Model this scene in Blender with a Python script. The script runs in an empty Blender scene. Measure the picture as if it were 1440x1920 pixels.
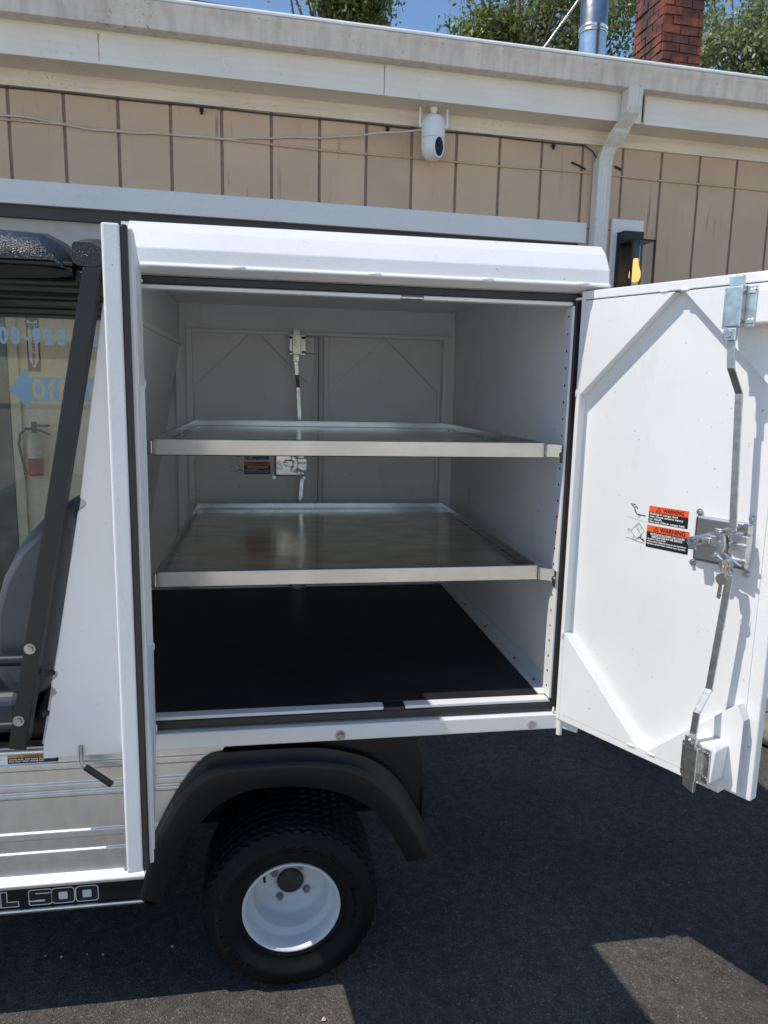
import bpy, math, random
import numpy as np
from mathutils import Matrix, Vector
random.seed(7); rng = np.random.default_rng(7)
S = bpy.context.scene
COL = S.collection

# ------------------------------------------------------------------ camera, light, exposure
cam = bpy.data.objects.new('camera', bpy.data.cameras.new('camera')); COL.objects.link(cam)
cam.data.sensor_fit = 'HORIZONTAL'; cam.data.sensor_width = 36.0; cam.data.lens = 36.0 * 1365.97 / 1440.0
cam.data.clip_start = 0.05; cam.data.clip_end = 400.0
_R = (0.98736593, -0.15707358, 0.02089029); _U = (0.0054837, 0.16562849, 0.98617297); _F = (0.15836175, 0.97359904, -0.16439728)
cam.matrix_world = Matrix(((_R[0], _U[0], -_F[0], 0.3669), (_R[1], _U[1], -_F[1], -1.8639), (_R[2], _U[2], -_F[2], 1.7221), (0, 0, 0, 1)))
S.camera = cam
SUN_DIR = Vector((-0.65, -0.115, 1.0)).normalized()
SUN_STRENGTH = 2.55; SKY_STRENGTH = 0.10; EXPOSURE = 0.76
sun = bpy.data.objects.new('sun', bpy.data.lights.new('sun', 'SUN')); COL.objects.link(sun)
sun.data.energy = SUN_STRENGTH; sun.data.angle = math.radians(0.5); sun.data.color = (1.0, 0.935, 0.84)
sun.rotation_euler = SUN_DIR.to_track_quat('Z', 'Y').to_euler(); sun.location = (-6, -1, 9)
W = bpy.data.worlds.new('World'); S.world = W; W.use_nodes = True
nt = W.node_tree; nt.nodes.clear()
sky = nt.nodes.new('ShaderNodeTexSky'); sky.sky_type = 'NISHITA'; sky.sun_disc = False
sky.sun_elevation = math.asin(SUN_DIR.z); sky.sun_rotation = math.atan2(SUN_DIR.x, SUN_DIR.y) % (2 * math.pi)
sky.air_density = 1.0; sky.dust_density = 0.0; sky.ozone_density = 1.8
bg = nt.nodes.new('ShaderNodeBackground'); bg.inputs[1].default_value = SKY_STRENGTH
wo = nt.nodes.new('ShaderNodeOutputWorld')
hs_ = nt.nodes.new('ShaderNodeHueSaturation'); hs_.inputs['Saturation'].default_value = 1.06
nt.links.new(sky.outputs[0], hs_.inputs['Color']); nt.links.new(hs_.outputs[0], bg.inputs[0]); nt.links.new(bg.outputs[0], wo.inputs[0])
S.view_settings.view_transform = 'Standard'; S.view_settings.look = 'None'
S.view_settings.exposure = EXPOSURE; S.view_settings.gamma = 1.0; S.view_settings.use_curve_mapping = False
S.cycles.max_bounces = 10; S.cycles.diffuse_bounces = 6; S.cycles.glossy_bounces = 5; S.cycles.transparent_max_bounces = 16

# ------------------------------------------------------------------ materials
def new_mat(name):
    m = bpy.data.materials.new(name); m.use_nodes = True
    t = m.node_tree; return m, t, t.nodes['Principled BSDF']
def N(t, typ, **kw):
    n = t.nodes.new(typ)
    for k, v in kw.items():
        if k in n.inputs: n.inputs[k].default_value = v
        else: setattr(n, k, v)
    return n
def coords(t, scale=(1, 1, 1)):
    tc = N(t, 'ShaderNodeTexCoord'); mp = N(t, 'ShaderNodeMapping'); mp.inputs['Scale'].default_value = scale
    t.links.new(tc.outputs['Object'], mp.inputs[0]); return mp.outputs[0]
def noise(t, vec, scale, detail=4, rough=0.55):
    n = N(t, 'ShaderNodeTexNoise', Scale=scale, Detail=detail, Roughness=rough); t.links.new(vec, n.inputs['Vector']); return n.outputs['Fac']
def ramp(t, fac, stops):
    r = N(t, 'ShaderNodeValToRGB'); e = r.color_ramp.elements
    while len(e) < len(stops): e.new(0.5)
    for i, (p, c) in enumerate(stops):
        e[i].position = p; e[i].color = (c[0], c[1], c[2], 1) if len(c) == 3 else c
    t.links.new(fac, r.inputs[0]); return r.outputs[0]
def mixc(t, fac, a, b, mode='MIX'):
    m = N(t, 'ShaderNodeMix', data_type='RGBA', blend_type=mode)
    if isinstance(fac, float): m.inputs[0].default_value = fac
    else: t.links.new(fac, m.inputs[0])
    for i, x in ((6, a), (7, b)):
        if isinstance(x, tuple): m.inputs[i].default_value = (*x, 1)
        else: t.links.new(x, m.inputs[i])
    return m.outputs[2]
def bump(t, p, h, strength, dist=0.002):
    b = N(t, 'ShaderNodeBump', Strength=strength, Distance=dist); t.links.new(h, b.inputs['Height']); t.links.new(b.outputs[0], p.inputs['Normal'])
def simple(name, col, rough=0.5, metal=0.0, var=0.12, vscale=9.0, bscale=0, bstr=0.0, bdist=0.001, rvar=0.0, spec=0.5, stretch=(1, 1, 1)):
    m, t, p = new_mat(name)
    v = coords(t, stretch)
    n = noise(t, v, vscale)
    lo = tuple(c * (1 - var) for c in col); hi = tuple(min(1, c * (1 + var)) for c in col)
    t.links.new(ramp(t, n, [(0.3, lo), (0.7, hi)]), p.inputs['Base Color'])
    p.inputs['Metallic'].default_value = metal; p.inputs['Roughness'].default_value = rough
    p.inputs['Specular IOR Level'].default_value = spec
    if rvar:
        n2 = noise(t, v, vscale * 2.3)
        mr = N(t, 'ShaderNodeMapRange'); mr.inputs['To Min'].default_value = rough - rvar; mr.inputs['To Max'].default_value = rough + rvar
        t.links.new(n2, mr.inputs[0]); t.links.new(mr.outputs[0], p.inputs['Roughness'])
    if bscale: bump(t, p, noise(t, v, bscale, 3), bstr, bdist)
    return m
M = {}
def mat_white(name, col, rough, bs, bstr, bdist):
    m, t, p = new_mat(name); v = coords(t); v2 = coords(t, (1.0, 1.0, 0.35))
    soft = ramp(t, noise(t, v, 3.2, 5, 0.6), [(0.30, tuple(c * 0.94 for c in col)), (0.62, col)])
    sm = ramp(t, noise(t, v2, 7.0, 6, 0.72), [(0.58, (0, 0, 0)), (0.74, (0.30, 0.30, 0.30))])
    c = mixc(t, sm, soft, (0.46, 0.44, 0.41))
    sp = ramp(t, noise(t, v, 95.0, 2, 0.5), [(0.745, (0, 0, 0)), (0.775, (0.8, 0.8, 0.8))])
    c = mixc(t, sp, c, (0.22, 0.21, 0.20))
    t.links.new(c, p.inputs['Base Color']); p.inputs['Roughness'].default_value = rough
    mr = N(t, 'ShaderNodeMapRange'); mr.inputs['To Min'].default_value = rough - 0.07; mr.inputs['To Max'].default_value = rough + 0.12
    t.links.new(noise(t, v, 11, 4), mr.inputs[0]); t.links.new(mr.outputs[0], p.inputs['Roughness'])
    big = noise(t, v, 2.4, 2); ad = N(t, 'ShaderNodeMath', operation='MULTIPLY_ADD'); ad.inputs[1].default_value = 6.0
    t.links.new(big, ad.inputs[0]); t.links.new(noise(t, v, bs, 3), ad.inputs[2])
    bump(t, p, ad.outputs[0], bstr, bdist); return m
M['white'] = mat_white('white_powder_coat', (0.755, 0.755, 0.75), 0.38, 260, 0.10, 0.001)
M['white_lifted'] = mat_white('white_inside_lifted', (0.83, 0.83, 0.825), 0.40, 260, 0.08, 0.001)  # same white paint, made lighter to brighten the shaded box inside
M['white_grain'] = mat_white('white_grained_skin', (0.76, 0.76, 0.76), 0.42, 330, 0.55, 0.0016)
M['chipped'] = simple('bare_chipped_edge', (0.35, 0.34, 0.33), 0.6, var=0.3, vscale=120)
M['gasket'] = simple('black_rubber_seal', (0.018, 0.018, 0.018), 0.42, var=0.2, vscale=40)
def mat_mat():
    m, t, p = new_mat('black_rubber_mat'); v = coords(t); v2 = coords(t, (0.6, 5, 1))
    a = ramp(t, noise(t, v, 3.5, 6, 0.65), [(0.40, (0.010, 0.0105, 0.012)), (0.70, (0.024, 0.025, 0.028))])
    sc = ramp(t, noise(t, v2, 9, 5, 0.7), [(0.64, (0, 0, 0)), (0.78, (0.5, 0.5, 0.5))]); c = mixc(t, sc, a, (0.05, 0.05, 0.052))
    sp = ramp(t, noise(t, v, 70, 2), [(0.73, (0, 0, 0)), (0.76, (1, 1, 1))]); c = mixc(t, sp, c, (0.10, 0.095, 0.085))
    t.links.new(c, p.inputs['Base Color']); p.inputs['Roughness'].default_value = 0.6; p.inputs['Specular IOR Level'].default_value = 0.35
    bump(t, p, noise(t, v, 220, 3), 0.25, 0.001); return m
M['mat'] = mat_mat()
M['rubber'] = simple('tyre_rubber', (0.0048, 0.0048, 0.005), 0.62, var=0.35, vscale=14, bscale=160, bstr=0.08, rvar=0.1, spec=0.22)
M['plastic'] = simple('black_fender_plastic', (0.005, 0.0052, 0.0058), 0.42, var=0.2, vscale=6, bscale=600, bstr=0.15, rvar=0.07, spec=0.35)
def mat_canopy():
    m, t, p = new_mat('black_pebbled_canopy_plastic'); v = coords(t)
    p.inputs['Base Color'].default_value = (0.014, 0.016, 0.020, 1); p.inputs['Roughness'].default_value = 0.24
    vo = N(t, 'ShaderNodeTexVoronoi', Scale=380.0); t.links.new(v, vo.inputs['Vector'])
    ad = N(t, 'ShaderNodeMath', operation='MULTIPLY_ADD'); ad.inputs[1].default_value = 0.6; t.links.new(noise(t, v, 420, 2), ad.inputs[0]); t.links.new(vo.outputs['Distance'], ad.inputs[2])
    bump(t, p, ad.outputs[0], 0.9, 0.0014); return m
M['canopy'] = mat_canopy()
M['tube'] = simple('black_painted_tube', (0.007, 0.0085, 0.011), 0.42, var=0.15, vscale=20, bscale=700, bstr=0.12)
M['vinyl'] = simple('slate_seat_vinyl', (0.055, 0.064, 0.078), 0.45, var=0.08, vscale=10, bscale=900, bstr=0.15)
M['alu'] = simple('mill_aluminium', (0.50, 0.492, 0.485), 0.24, 1.0, var=0.12, vscale=6, rvar=0.10, bscale=5, bstr=0.06, bdist=0.004)
M['alubody'] = simple('weathered_aluminium_panel', (0.74, 0.725, 0.71), 0.46, 1.0, var=0.07, vscale=7, rvar=0.07, stretch=(4, 1, 1.0))
M['deck'] = simple('shelf_deck_sheet', (0.64, 0.62, 0.58), 0.17, 1.0, var=0.28, vscale=7, rvar=0.12, stretch=(1, 2.5, 1))
M['zinc'] = simple('zinc_plated_steel', (0.56, 0.575, 0.58), 0.30, 1.0, var=0.22, vscale=55, rvar=0.09)
M['steel'] = simple('stainless_pan', (0.60, 0.58, 0.57), 0.2, 1.0, var=0.05, vscale=20)
M['bolt'] = simple('plated_bolt', (0.36, 0.36, 0.36), 0.35, 1.0, var=0.25, vscale=80)
M['rim'] = simple('white_wheel_paint', (0.60, 0.60, 0.61), 0.38, var=0.05, vscale=12, rvar=0.08)
M['hub'] = simple('brown_dusty_hub', (0.032, 0.027, 0.023), 0.7, var=0.4, vscale=40)
M['rust'] = simple('brown_steel_axle', (0.05, 0.04, 0.034), 0.7, var=0.4, vscale=20)
M['black'] = simple('black_print', (0.012, 0.012, 0.014), 0.4, var=0.1)
M['paper'] = simple('white_print', (0.78, 0.78, 0.76), 0.4, var=0.03)
M['orange'] = simple('orange_print', (0.80, 0.10, 0.025), 0.4, var=0.05)
M['amber_print'] = simple('faded_orange_print', (0.55, 0.24, 0.07), 0.45, var=0.08)
M['silver_print'] = simple('silver_print', (0.55, 0.56, 0.57), 0.4, var=0.04)
M['chrome'] = simple('nickel_key', (0.62, 0.58, 0.52), 0.2, 1.0, var=0.1, vscale=90)
M['camera_white'] = simple('white_camera_shell', (0.80, 0.80, 0.80), 0.3, var=0.02)
M['gloss_black'] = simple('gloss_black', (0.008, 0.008, 0.009), 0.1, var=0.1)
M['lantern'] = simple('matt_black_lantern', (0.012, 0.012, 0.013), 0.45, var=0.2)
M['cable_white'] = simple('white_cable_jacket', (0.62, 0.56, 0.50), 0.5, var=0.1)
M['cable_black'] = simple('black_cable_jacket', (0.06, 0.056, 0.052), 0.5, var=0.1)
M['decal_blue'] = simple('pale_blue_window_vinyl', (0.33, 0.47, 0.55), 0.5, var=0.05)
M['red'] = simple('extinguisher_red', (0.28, 0.02, 0.025), 0.35, var=0.1)
M['dark_red'] = simple('dark_red_print', (0.14, 0.02, 0.02), 0.5, var=0.1)
M['tag'] = simple('extinguisher_label', (0.5, 0.47, 0.40), 0.5, var=0.2, vscale=50)
M['room'] = simple('beige_room_paint', (0.80, 0.70, 0.52), 0.6, var=0.04, vscale=2)
M['room_trim'] = simple('cream_casing', (0.66, 0.60, 0.46), 0.5, var=0.04)
M['green'] = simple('dark_green_door', (0.10, 0.12, 0.10), 0.5, var=0.15)
M['bronze'] = simple('dark_bronze_frame', (0.05, 0.045, 0.04), 0.45, var=0.15)
M['transom'] = simple('grey_transom_paint', (0.46, 0.44, 0.41), 0.6, var=0.05)
M['bark'] = simple('grey_bark', (0.16, 0.14, 0.12), 0.9, var=0.4, vscale=12, bscale=30, bstr=0.6, bdist=0.02)
M['gravel'] = simple('pale_gravel', (0.60, 0.54, 0.45), 0.9, var=0.25, vscale=30, bscale=60, bstr=0.6, bdist=0.02)
M['timber'] = simple('weathered_timber', (0.42, 0.36, 0.24), 0.8, var=0.25, vscale=8, stretch=(0.6, 6, 14), bscale=30, bstr=0.3, bdist=0.004)
M['stone'] = simple('grey_stone', (0.20, 0.18, 0.16), 0.85, var=0.4, vscale=14, bscale=25, bstr=0.8, bdist=0.01)
M['flue'] = simple('galvanised_flue', (0.72, 0.70, 0.68), 0.24, 1.0, var=0.12, vscale=8, rvar=0.06, bscale=7, bstr=0.25, bdist=0.01)
M['shingle'] = simple('dark_asphalt_shingle', (0.07, 0.07, 0.075), 0.9, var=0.4, vscale=60)
M['mortar'] = simple('grey_mortar', (0.13, 0.095, 0.08), 0.95, var=0.3, vscale=40)

def mat_brick():
    m, t, p = new_mat('red_brick'); v = coords(t)
    oi = N(t, 'ShaderNodeObjectInfo')
    base = ramp(t, oi.outputs['Random'], [(0.0, (0.22, 0.055, 0.035)), (0.45, (0.34, 0.09, 0.05)), (0.8, (0.46, 0.125, 0.06)), (0.9, (0.12, 0.05, 0.04)), (1.0, (0.30, 0.13, 0.10))])
    geo = N(t, 'ShaderNodeNewGeometry'); sc = N(t, 'ShaderNodeMapping'); t.links.new(geo.outputs['Position'], sc.inputs[0])
    soot = ramp(t, noise(t, sc.outputs[0], 3.2, 5), [(0.42, (0, 0, 0)), (0.56, (0.9, 0.9, 0.9))])
    c = mixc(t, soot, base, (0.05, 0.032, 0.03))
    c2 = mixc(t, ramp(t, noise(t, v, 45, 4), [(0.3, (0, 0, 0)), (0.75, (0.5, 0.5, 0.5))]), c, (0.2, 0.09, 0.06))
    t.links.new(c2, p.inputs['Base Color']); p.inputs['Roughness'].default_value = 0.9
    bump(t, p, noise(t, v, 60, 4), 0.7, 0.006); return m
M['brick'] = mat_brick()

def mat_asphalt():
    m, t, p = new_mat('asphalt'); v = coords(t)
    vo = N(t, 'ShaderNodeTexVoronoi', Scale=250.0); t.links.new(v, vo.inputs['Vector'])
    vo2 = N(t, 'ShaderNodeTexVoronoi', Scale=420.0); t.links.new(v, vo2.inputs['Vector'])
    sep = N(t, 'ShaderNodeSeparateColor'); t.links.new(vo.outputs['Color'], sep.inputs[0])
    c = ramp(t, sep.outputs[0], [(0.0, (0.078, 0.071, 0.063)), (0.6, (0.122, 0.112, 0.099)), (0.95, (0.142, 0.131, 0.117)), (1.0, (0.28, 0.26, 0.23))])
    big = ramp(t, noise(t, v, 1.3, 5), [(0.3, (0.70, 0.70, 0.72)), (0.7, (1.22, 1.20, 1.16))])
    c = mixc(t, 1.0, c, big, 'MULTIPLY')
    mid = ramp(t, noise(t, v, 24, 5, 0.7), [(0.35, (0.75, 0.75, 0.75)), (0.65, (1.2, 1.2, 1.2))])
    c = mixc(t, 1.0, c, mid, 'MULTIPLY')
    t.links.new(c, p.inputs['Base Color']); p.inputs['Roughness'].default_value = 0.78; p.inputs['Specular IOR Level'].default_value = 0.05
    ad = N(t, 'ShaderNodeMath', operation='ADD'); t.links.new(vo.outputs['Distance'], ad.inputs[0]); t.links.new(vo2.outputs['Distance'], ad.inputs[1])
    bump(t, p, ad.outputs[0], 0.85, 0.004); return m
M['asphalt'] = mat_asphalt()

def mat_siding():
    m, t, p = new_mat('tan_siding_paint')
    tc = N(t, 'ShaderNodeNewGeometry')
    mp = N(t, 'ShaderNodeMapping'); mp.inputs['Scale'].default_value = (1, 1, 1); t.links.new(tc.outputs['Position'], mp.inputs[0])
    v = mp.outputs[0]
    ms = N(t, 'ShaderNodeMapping'); ms.inputs['Scale'].default_value = (22, 22, 1.6); t.links.new(tc.outputs['Position'], ms.inputs[0])
    mh = N(t, 'ShaderNodeMapping'); mh.inputs['Scale'].default_value = (1.5, 1.5, 60); t.links.new(tc.outputs['Position'], mh.inputs[0])
    base = ramp(t, noise(t, v, 3, 5), [(0.3, (0.565, 0.408, 0.282)), (0.7, (0.625, 0.455, 0.32))])
    oi = N(t, 'ShaderNodeObjectInfo')
    pv = ramp(t, oi.outputs['Random'], [(0, (0.93, 0.93, 0.93)), (1, (1.05, 1.04, 1.03))])
    base = mixc(t, 1.0, base, pv, 'MULTIPLY')
    cr = ramp(t, noise(t, ms.outputs[0], 1.0, 3, 0.6), [(0.60, (0, 0, 0)), (0.70, (1, 1, 1))])
    patch = ramp(t, noise(t, v, 2.2, 2), [(0.48, (0, 0, 0)), (0.62, (0.8, 0.8, 0.8))])
    mk = mixc(t, 1.0, cr, patch, 'MULTIPLY')
    c = mixc(t, mk, base, (0.25, 0.18, 0.135))
    t.links.new(c, p.inputs['Base Color']); p.inputs['Roughness'].default_value = 0.7
    bump(t, p, noise(t, mh.outputs[0], 1.0, 4), 0.5, 0.002); return m
M['siding'] = mat_siding()
M['groove'] = simple('brown_groove', (0.30, 0.215, 0.165), 0.9, var=0.2, vscale=30)  # groove backing, a darker brown than the siding

def mat_trim(name, col, dirt, amt, streak=True, grain=0.06):
    m, t, p = new_mat(name); g = N(t, 'ShaderNodeNewGeometry')
    def mp(s):
        q = N(t, 'ShaderNodeMapping'); q.inputs['Scale'].default_value = s; t.links.new(g.outputs['Position'], q.inputs[0]); return q.outputs[0]
    st = noise(t, mp((17, 17, 1.6) if streak else (2, 2, 40)), 1.0, 4, 0.55)
    f = ramp(t, st, [(0.4, (0, 0, 0)), (0.75, (amt, amt, amt))])
    base = ramp(t, noise(t, mp((1, 1, 1)), 3.0, 4), [(0.3, tuple(c * 0.93 for c in col)), (0.7, col)])
    c = mixc(t, f, base, dirt)
    sp = ramp(t, noise(t, mp((1, 1, 1)), 42.0, 3, 0.6), [(0.62, (0, 0, 0)), (0.67, (1, 1, 1))])
    cl = ramp(t, noise(t, mp((1, 1, 1)), 2.6, 3), [(0.45, (0, 0, 0)), (0.65, (1, 1, 1))])
    sm = mixc(t, 1.0, sp, cl, 'MULTIPLY'); sm2 = mixc(t, min(1.0, amt), (0.0, 0.0, 0.0), sm)
    c = mixc(t, sm2, c, (0.05, 0.045, 0.04))
    t.links.new(c, p.inputs['Base Color']); p.inputs['Roughness'].default_value = 0.55
    bump(t, p, noise(t, mp((2, 2, 60) if grain > 0.03 else (9, 9, 9)), 1.0, 4), grain, 0.002); return m
M['trim'] = mat_trim('white_trim_paint', (0.78, 0.79, 0.80), (0.6, 0.58, 0.55), 0.14, False)
M['fascia'] = mat_trim('white_fascia_paint', (0.86, 0.82, 0.75), (0.55, 0.51, 0.44), 0.2, False)
M['soffit'] = mat_trim('cream_soffit_paint', (0.84, 0.77, 0.65), (0.50, 0.38, 0.30), 0.45, False)
M['gutter'] = mat_trim('dirty_white_gutter', (0.76, 0.68, 0.59), (0.42, 0.36, 0.32), 0.7, True, 0.02)
M['gutter_lip'] = simple('white_gutter_lip', (0.78, 0.78, 0.78), 0.4, var=0.06, vscale=20)
M['downspout'] = mat_trim('white_downspout', (0.76, 0.74, 0.70), (0.50, 0.46, 0.41), 0.4, True, 0.02)
M['rust_stain'] = simple('rust_stain', (0.52, 0.38, 0.22), 0.8, var=0.35, vscale=70)

def mat_glass(name, tint, ior=1.5, haze=0.0):
    m, t, p = new_mat(name); t.nodes.remove(p)
    out = t.nodes['Material Output']
    tr = N(t, 'ShaderNodeBsdfTransparent'); tr.inputs[0].default_value = (*tint, 1)
    gl = N(t, 'ShaderNodeBsdfGlossy', Roughness=0.01); lw = N(t, 'ShaderNodeLayerWeight', Blend=0.5)
    pw = N(t, 'ShaderNodeMath', operation='POWER'); pw.inputs[1].default_value = 5.0; t.links.new(lw.outputs['Facing'], pw.inputs[0])
    fr = N(t, 'ShaderNodeMath', operation='MULTIPLY_ADD'); fr.inputs[1].default_value = 0.96; fr.inputs[2].default_value = 0.035; t.links.new(pw.outputs[0], fr.inputs[0])
    mx = N(t, 'ShaderNodeMixShader'); t.links.new(fr.outputs[0], mx.inputs[0]); t.links.new(tr.outputs[0], mx.inputs[1]); t.links.new(gl.outputs[0], mx.inputs[2])
    last = mx.outputs[0]
    if haze:
        df = N(t, 'ShaderNodeBsdfDiffuse'); df.inputs[0].default_value = (0.70, 0.65, 0.55, 1)  # dust film on the pane, strengthened to lighten the dim room behind
        v = coords(t); f = ramp(t, noise(t, v, 6, 5, 0.7), [(0.45, (haze * 0.3,) * 3), (0.8, (haze * 2,) * 3)])
        m2 = N(t, 'ShaderNodeMixShader'); t.links.new(f, m2.inputs[0]); t.links.new(last, m2.inputs[1]); t.links.new(df.outputs[0], m2.inputs[2]); last = m2.outputs[0]
    t.links.new(last, out.inputs[0]); return m
M['glass'] = mat_glass('window_glass', (0.96, 0.96, 0.94), 1.45, 0.07)
M['lantern_glass'] = mat_glass('lantern_glass', (0.93, 0.92, 0.9), 1.4)
def mat_emit(name, col, st):
    m, t, p = new_mat(name); p.inputs['Base Color'].default_value = (*col, 1); p.inputs['Emission Color'].default_value = (*col, 1); p.inputs['Emission Strength'].default_value = st; p.inputs['Roughness'].default_value = 0.3
    return m
M['bulb'] = mat_emit('glowing_amber_bulb', (1.0, 0.60, 0.14), 0.75)
def mat_leaf(name, cols):
    m, t, p = new_mat(name); t.nodes.remove(p); out = t.nodes['Material Output']
    g = N(t, 'ShaderNodeNewGeometry')
    c = ramp(t, g.outputs['Random Per Island'], [(i / (len(cols) - 1), x) for i, x in enumerate(cols)])
    d = N(t, 'ShaderNodeBsdfPrincipled', Roughness=0.4); t.links.new(c, d.inputs['Base Color'])
    tl = N(t, 'ShaderNodeBsdfTranslucent'); t.links.new(mixc(t, 1.0, c, (1.0, 1.2, 0.5), 'MULTIPLY'), tl.inputs[0])
    mx = N(t, 'ShaderNodeMixShader'); mx.inputs[0].default_value = 0.42
    t.links.new(d.outputs[0], mx.inputs[1]); t.links.new(tl.outputs[0], mx.inputs[2]); t.links.new(mx.outputs[0], out.inputs[0]); return m
M['leaf'] = mat_leaf('green_leaves', [(0.08, 0.115, 0.035), (0.16, 0.20, 0.07), (0.24, 0.265, 0.11), (0.34, 0.34, 0.18)])
M['leaf_pale'] = mat_leaf('pale_leaves', [(0.10, 0.14, 0.06), (0.20, 0.24, 0.12), (0.30, 0.32, 0.20), (0.42, 0.42, 0.30)])

# ------------------------------------------------------------------ mesh builder
ORG = {}          # world origin of every parent
class MB:
    def __init__(s, mat=None, T=None):
        s.v = []; s.f = []; s.mi = []; s.sm = []; s.mats = []; s.cur = 0; s.T = T; s.smooth = False
        if mat: s.use(mat)
    def use(s, mat):
        m = M[mat]
        if m not in s.mats: s.mats.append(m)
        s.cur = s.mats.index(m); return s
    def add(s, vs, fs, smooth=None):
        b = len(s.v); T = s.T
        s.v += [tuple(T @ Vector(p)) for p in vs] if T is not None else [tuple(p) for p in vs]
        s.f += [tuple(i + b for i in f) for f in fs]
        s.mi += [s.cur] * len(fs); s.sm += [s.smooth if smooth is None else smooth] * len(fs); return s
    def box(s, x0, x1, y0, y1, z0, z1):
        vs = [(x, y, z) for x in (x0, x1) for y in (y0, y1) for z in (z0, z1)]
        return s.add(vs, [(0, 1, 3, 2), (4, 6, 7, 5), (0, 4, 5, 1), (2, 3, 7, 6), (0, 2, 6, 4), (1, 5, 7, 3)])
    def prism(s, poly, fn, a, b):
        n = len(poly)
        ar = sum(poly[i][0] * poly[(i + 1) % n][1] - poly[(i + 1) % n][0] * poly[i][1] for i in range(n))
        vs = [fn(p, q, a) for p, q in poly] + [fn(p, q, b) for p, q in poly]
        return s.add(vs, [tuple(range(n))[::-1], tuple(range(n, 2 * n))] + [(i, (i + 1) % n, n + (i + 1) % n, n + i) for i in range(n)])
    def xz(s, poly, y0, y1): return s.prism(poly, lambda p, q, d: (p, d, q), y0, y1)
    def yz(s, poly, x0, x1): return s.prism(poly, lambda p, q, d: (d, p, q), x0, x1)
    def xy(s, poly, z0, z1): return s.prism(poly, lambda p, q, d: (p, q, d), z0, z1)
    def cyl(s, p0, p1, r0, r1=None, n=20, caps=True):
        r1 = r0 if r1 is None else r1
        p0 = Vector(p0); p1 = Vector(p1); d = (p1 - p0).normalized()
        a = d.orthogonal().normalized(); b = d.cross(a)
        ring = [a * math.cos(2 * math.pi * i / n) + b * math.sin(2 * math.pi * i / n) for i in range(n)]
        vs = [p0 + q * r0 for q in ring] + [p1 + q * r1 for q in ring]
        s.add(vs, [(i, (i + 1) % n, n + (i + 1) % n, n + i) for i in range(n)], True)
        if caps: s.add(vs[:n], [tuple(range(n))[::-1]], False); s.add(vs[n:], [tuple(range(n))], False)
        return s
    def tube(s, pts, r, n=10):
        pts = [Vector(p) for p in pts]; rings = []
        up = None
        for i, p in enumerate(pts):
            d = ((pts[min(i + 1, len(pts) - 1)] - pts[max(i - 1, 0)])).normalized()
            if up is None: up = d.orthogonal().normalized()
            up = (up - d * up.dot(d)).normalized(); b = d.cross(up)
            rr = r[i] if isinstance(r, (list, tuple)) else r
            rings.append([p + (up * math.cos(2 * math.pi * k / n) + b * math.sin(2 * math.pi * k / n)) * rr for k in range(n)])
        vs = [q for g in rings for q in g]; fs = []
        for i in range(len(pts) - 1):
            for k in range(n): fs.append((i * n + k, i * n + (k + 1) % n, (i + 1) * n + (k + 1) % n, (i + 1) * n + k))
        s.add(vs, fs, True); s.add(rings[0], [tuple(range(n))[::-1]], False); s.add(rings[-1], [tuple(range(n))], False); return s
    def rev(s, prof, c, n=48, close=False, axis='y'):
        """prof: (radius, axial) list, around an axis through c"""
        vs = []
        for r, a in prof:
            for k in range(n):
                t = 2 * math.pi * k / n; q, w = r * math.cos(t), r * math.sin(t)
                vs.append((c[0] + q, c[1] + a, c[2] + w) if axis == 'y' else ((c[0] + q, c[1] + w, c[2] + a) if axis == 'z' else (c[0] + a, c[1] + q, c[2] + w)))
        m = len(prof); fs = []
        for i in range(m if close else m - 1):
            j = (i + 1) % m
            for k in range(n): fs.append((i * n + k, i * n + (k + 1) % n, j * n + (k + 1) % n, j * n + k))
        return s.add(vs, fs, True)
    def bolt(s, p, d, r, h=None, washer=True):
        p = Vector(p); d = Vector(d).normalized(); h = h or r * 0.9
        if washer: s.cyl(p, p + d * h * 0.3, r * 1.45, n=18)
        return s.cyl(p + d * h * 0.3, p + d * h, r, r * 0.92, n=6)
    def loft(s, rows, closed=False, smooth=True):
        n = len(rows[0]); vs = [q for r in rows for q in r]; fs = []
        for i in range(len(rows) - 1):
            for k in range(n if closed else n - 1):
                fs.append((i * n + k, i * n + (k + 1) % n, (i + 1) * n + (k + 1) % n, (i + 1) * n + k))
        return s.add(vs, fs, smooth)
    def stroke(s, pts, w, fn):
        for (a, b) in zip(pts[:-1], pts[1:]):
            d = Vector((b[0] - a[0], b[1] - a[1])); d.normalize(); q = Vector((-d.y, d.x)) * w / 2
            s.add([fn(a[0] - q.x, a[1] - q.y), fn(b[0] - q.x, b[1] - q.y), fn(b[0] + q.x, b[1] + q.y), fn(a[0] + q.x, a[1] + q.y)], [(0, 1, 2, 3)])
        return s
    def build(s, name, parent=None, bevel=0, seg=2, angle=35, normals=True):
        o0 = ORG.get(parent.name, Vector((0, 0, 0))) if parent else Vector((0, 0, 0))
        me = bpy.data.meshes.new(name); me.from_pydata([(p[0] - o0.x, p[1] - o0.y, p[2] - o0.z) for p in s.v], [], s.f)
        for m in s.mats: me.materials.append(m)
        me.polygons.foreach_set('material_index', s.mi); me.polygons.foreach_set('use_smooth', s.sm)
        if normals:
            import bmesh
            bm = bmesh.new(); bm.from_mesh(me); bmesh.ops.recalc_face_normals(bm, faces=bm.faces); bm.to_mesh(me); bm.free()
        me.update()
        o = bpy.data.objects.new(name, me); COL.objects.link(o)
        if parent: o.parent = parent
        ORG[o.name] = o0
        if bevel:
            md = o.modifiers.new('bevel', 'BEVEL'); md.width = bevel; md.segments = seg; md.limit_method = 'ANGLE'; md.angle_limit = math.radians(angle)
        return o
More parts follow.
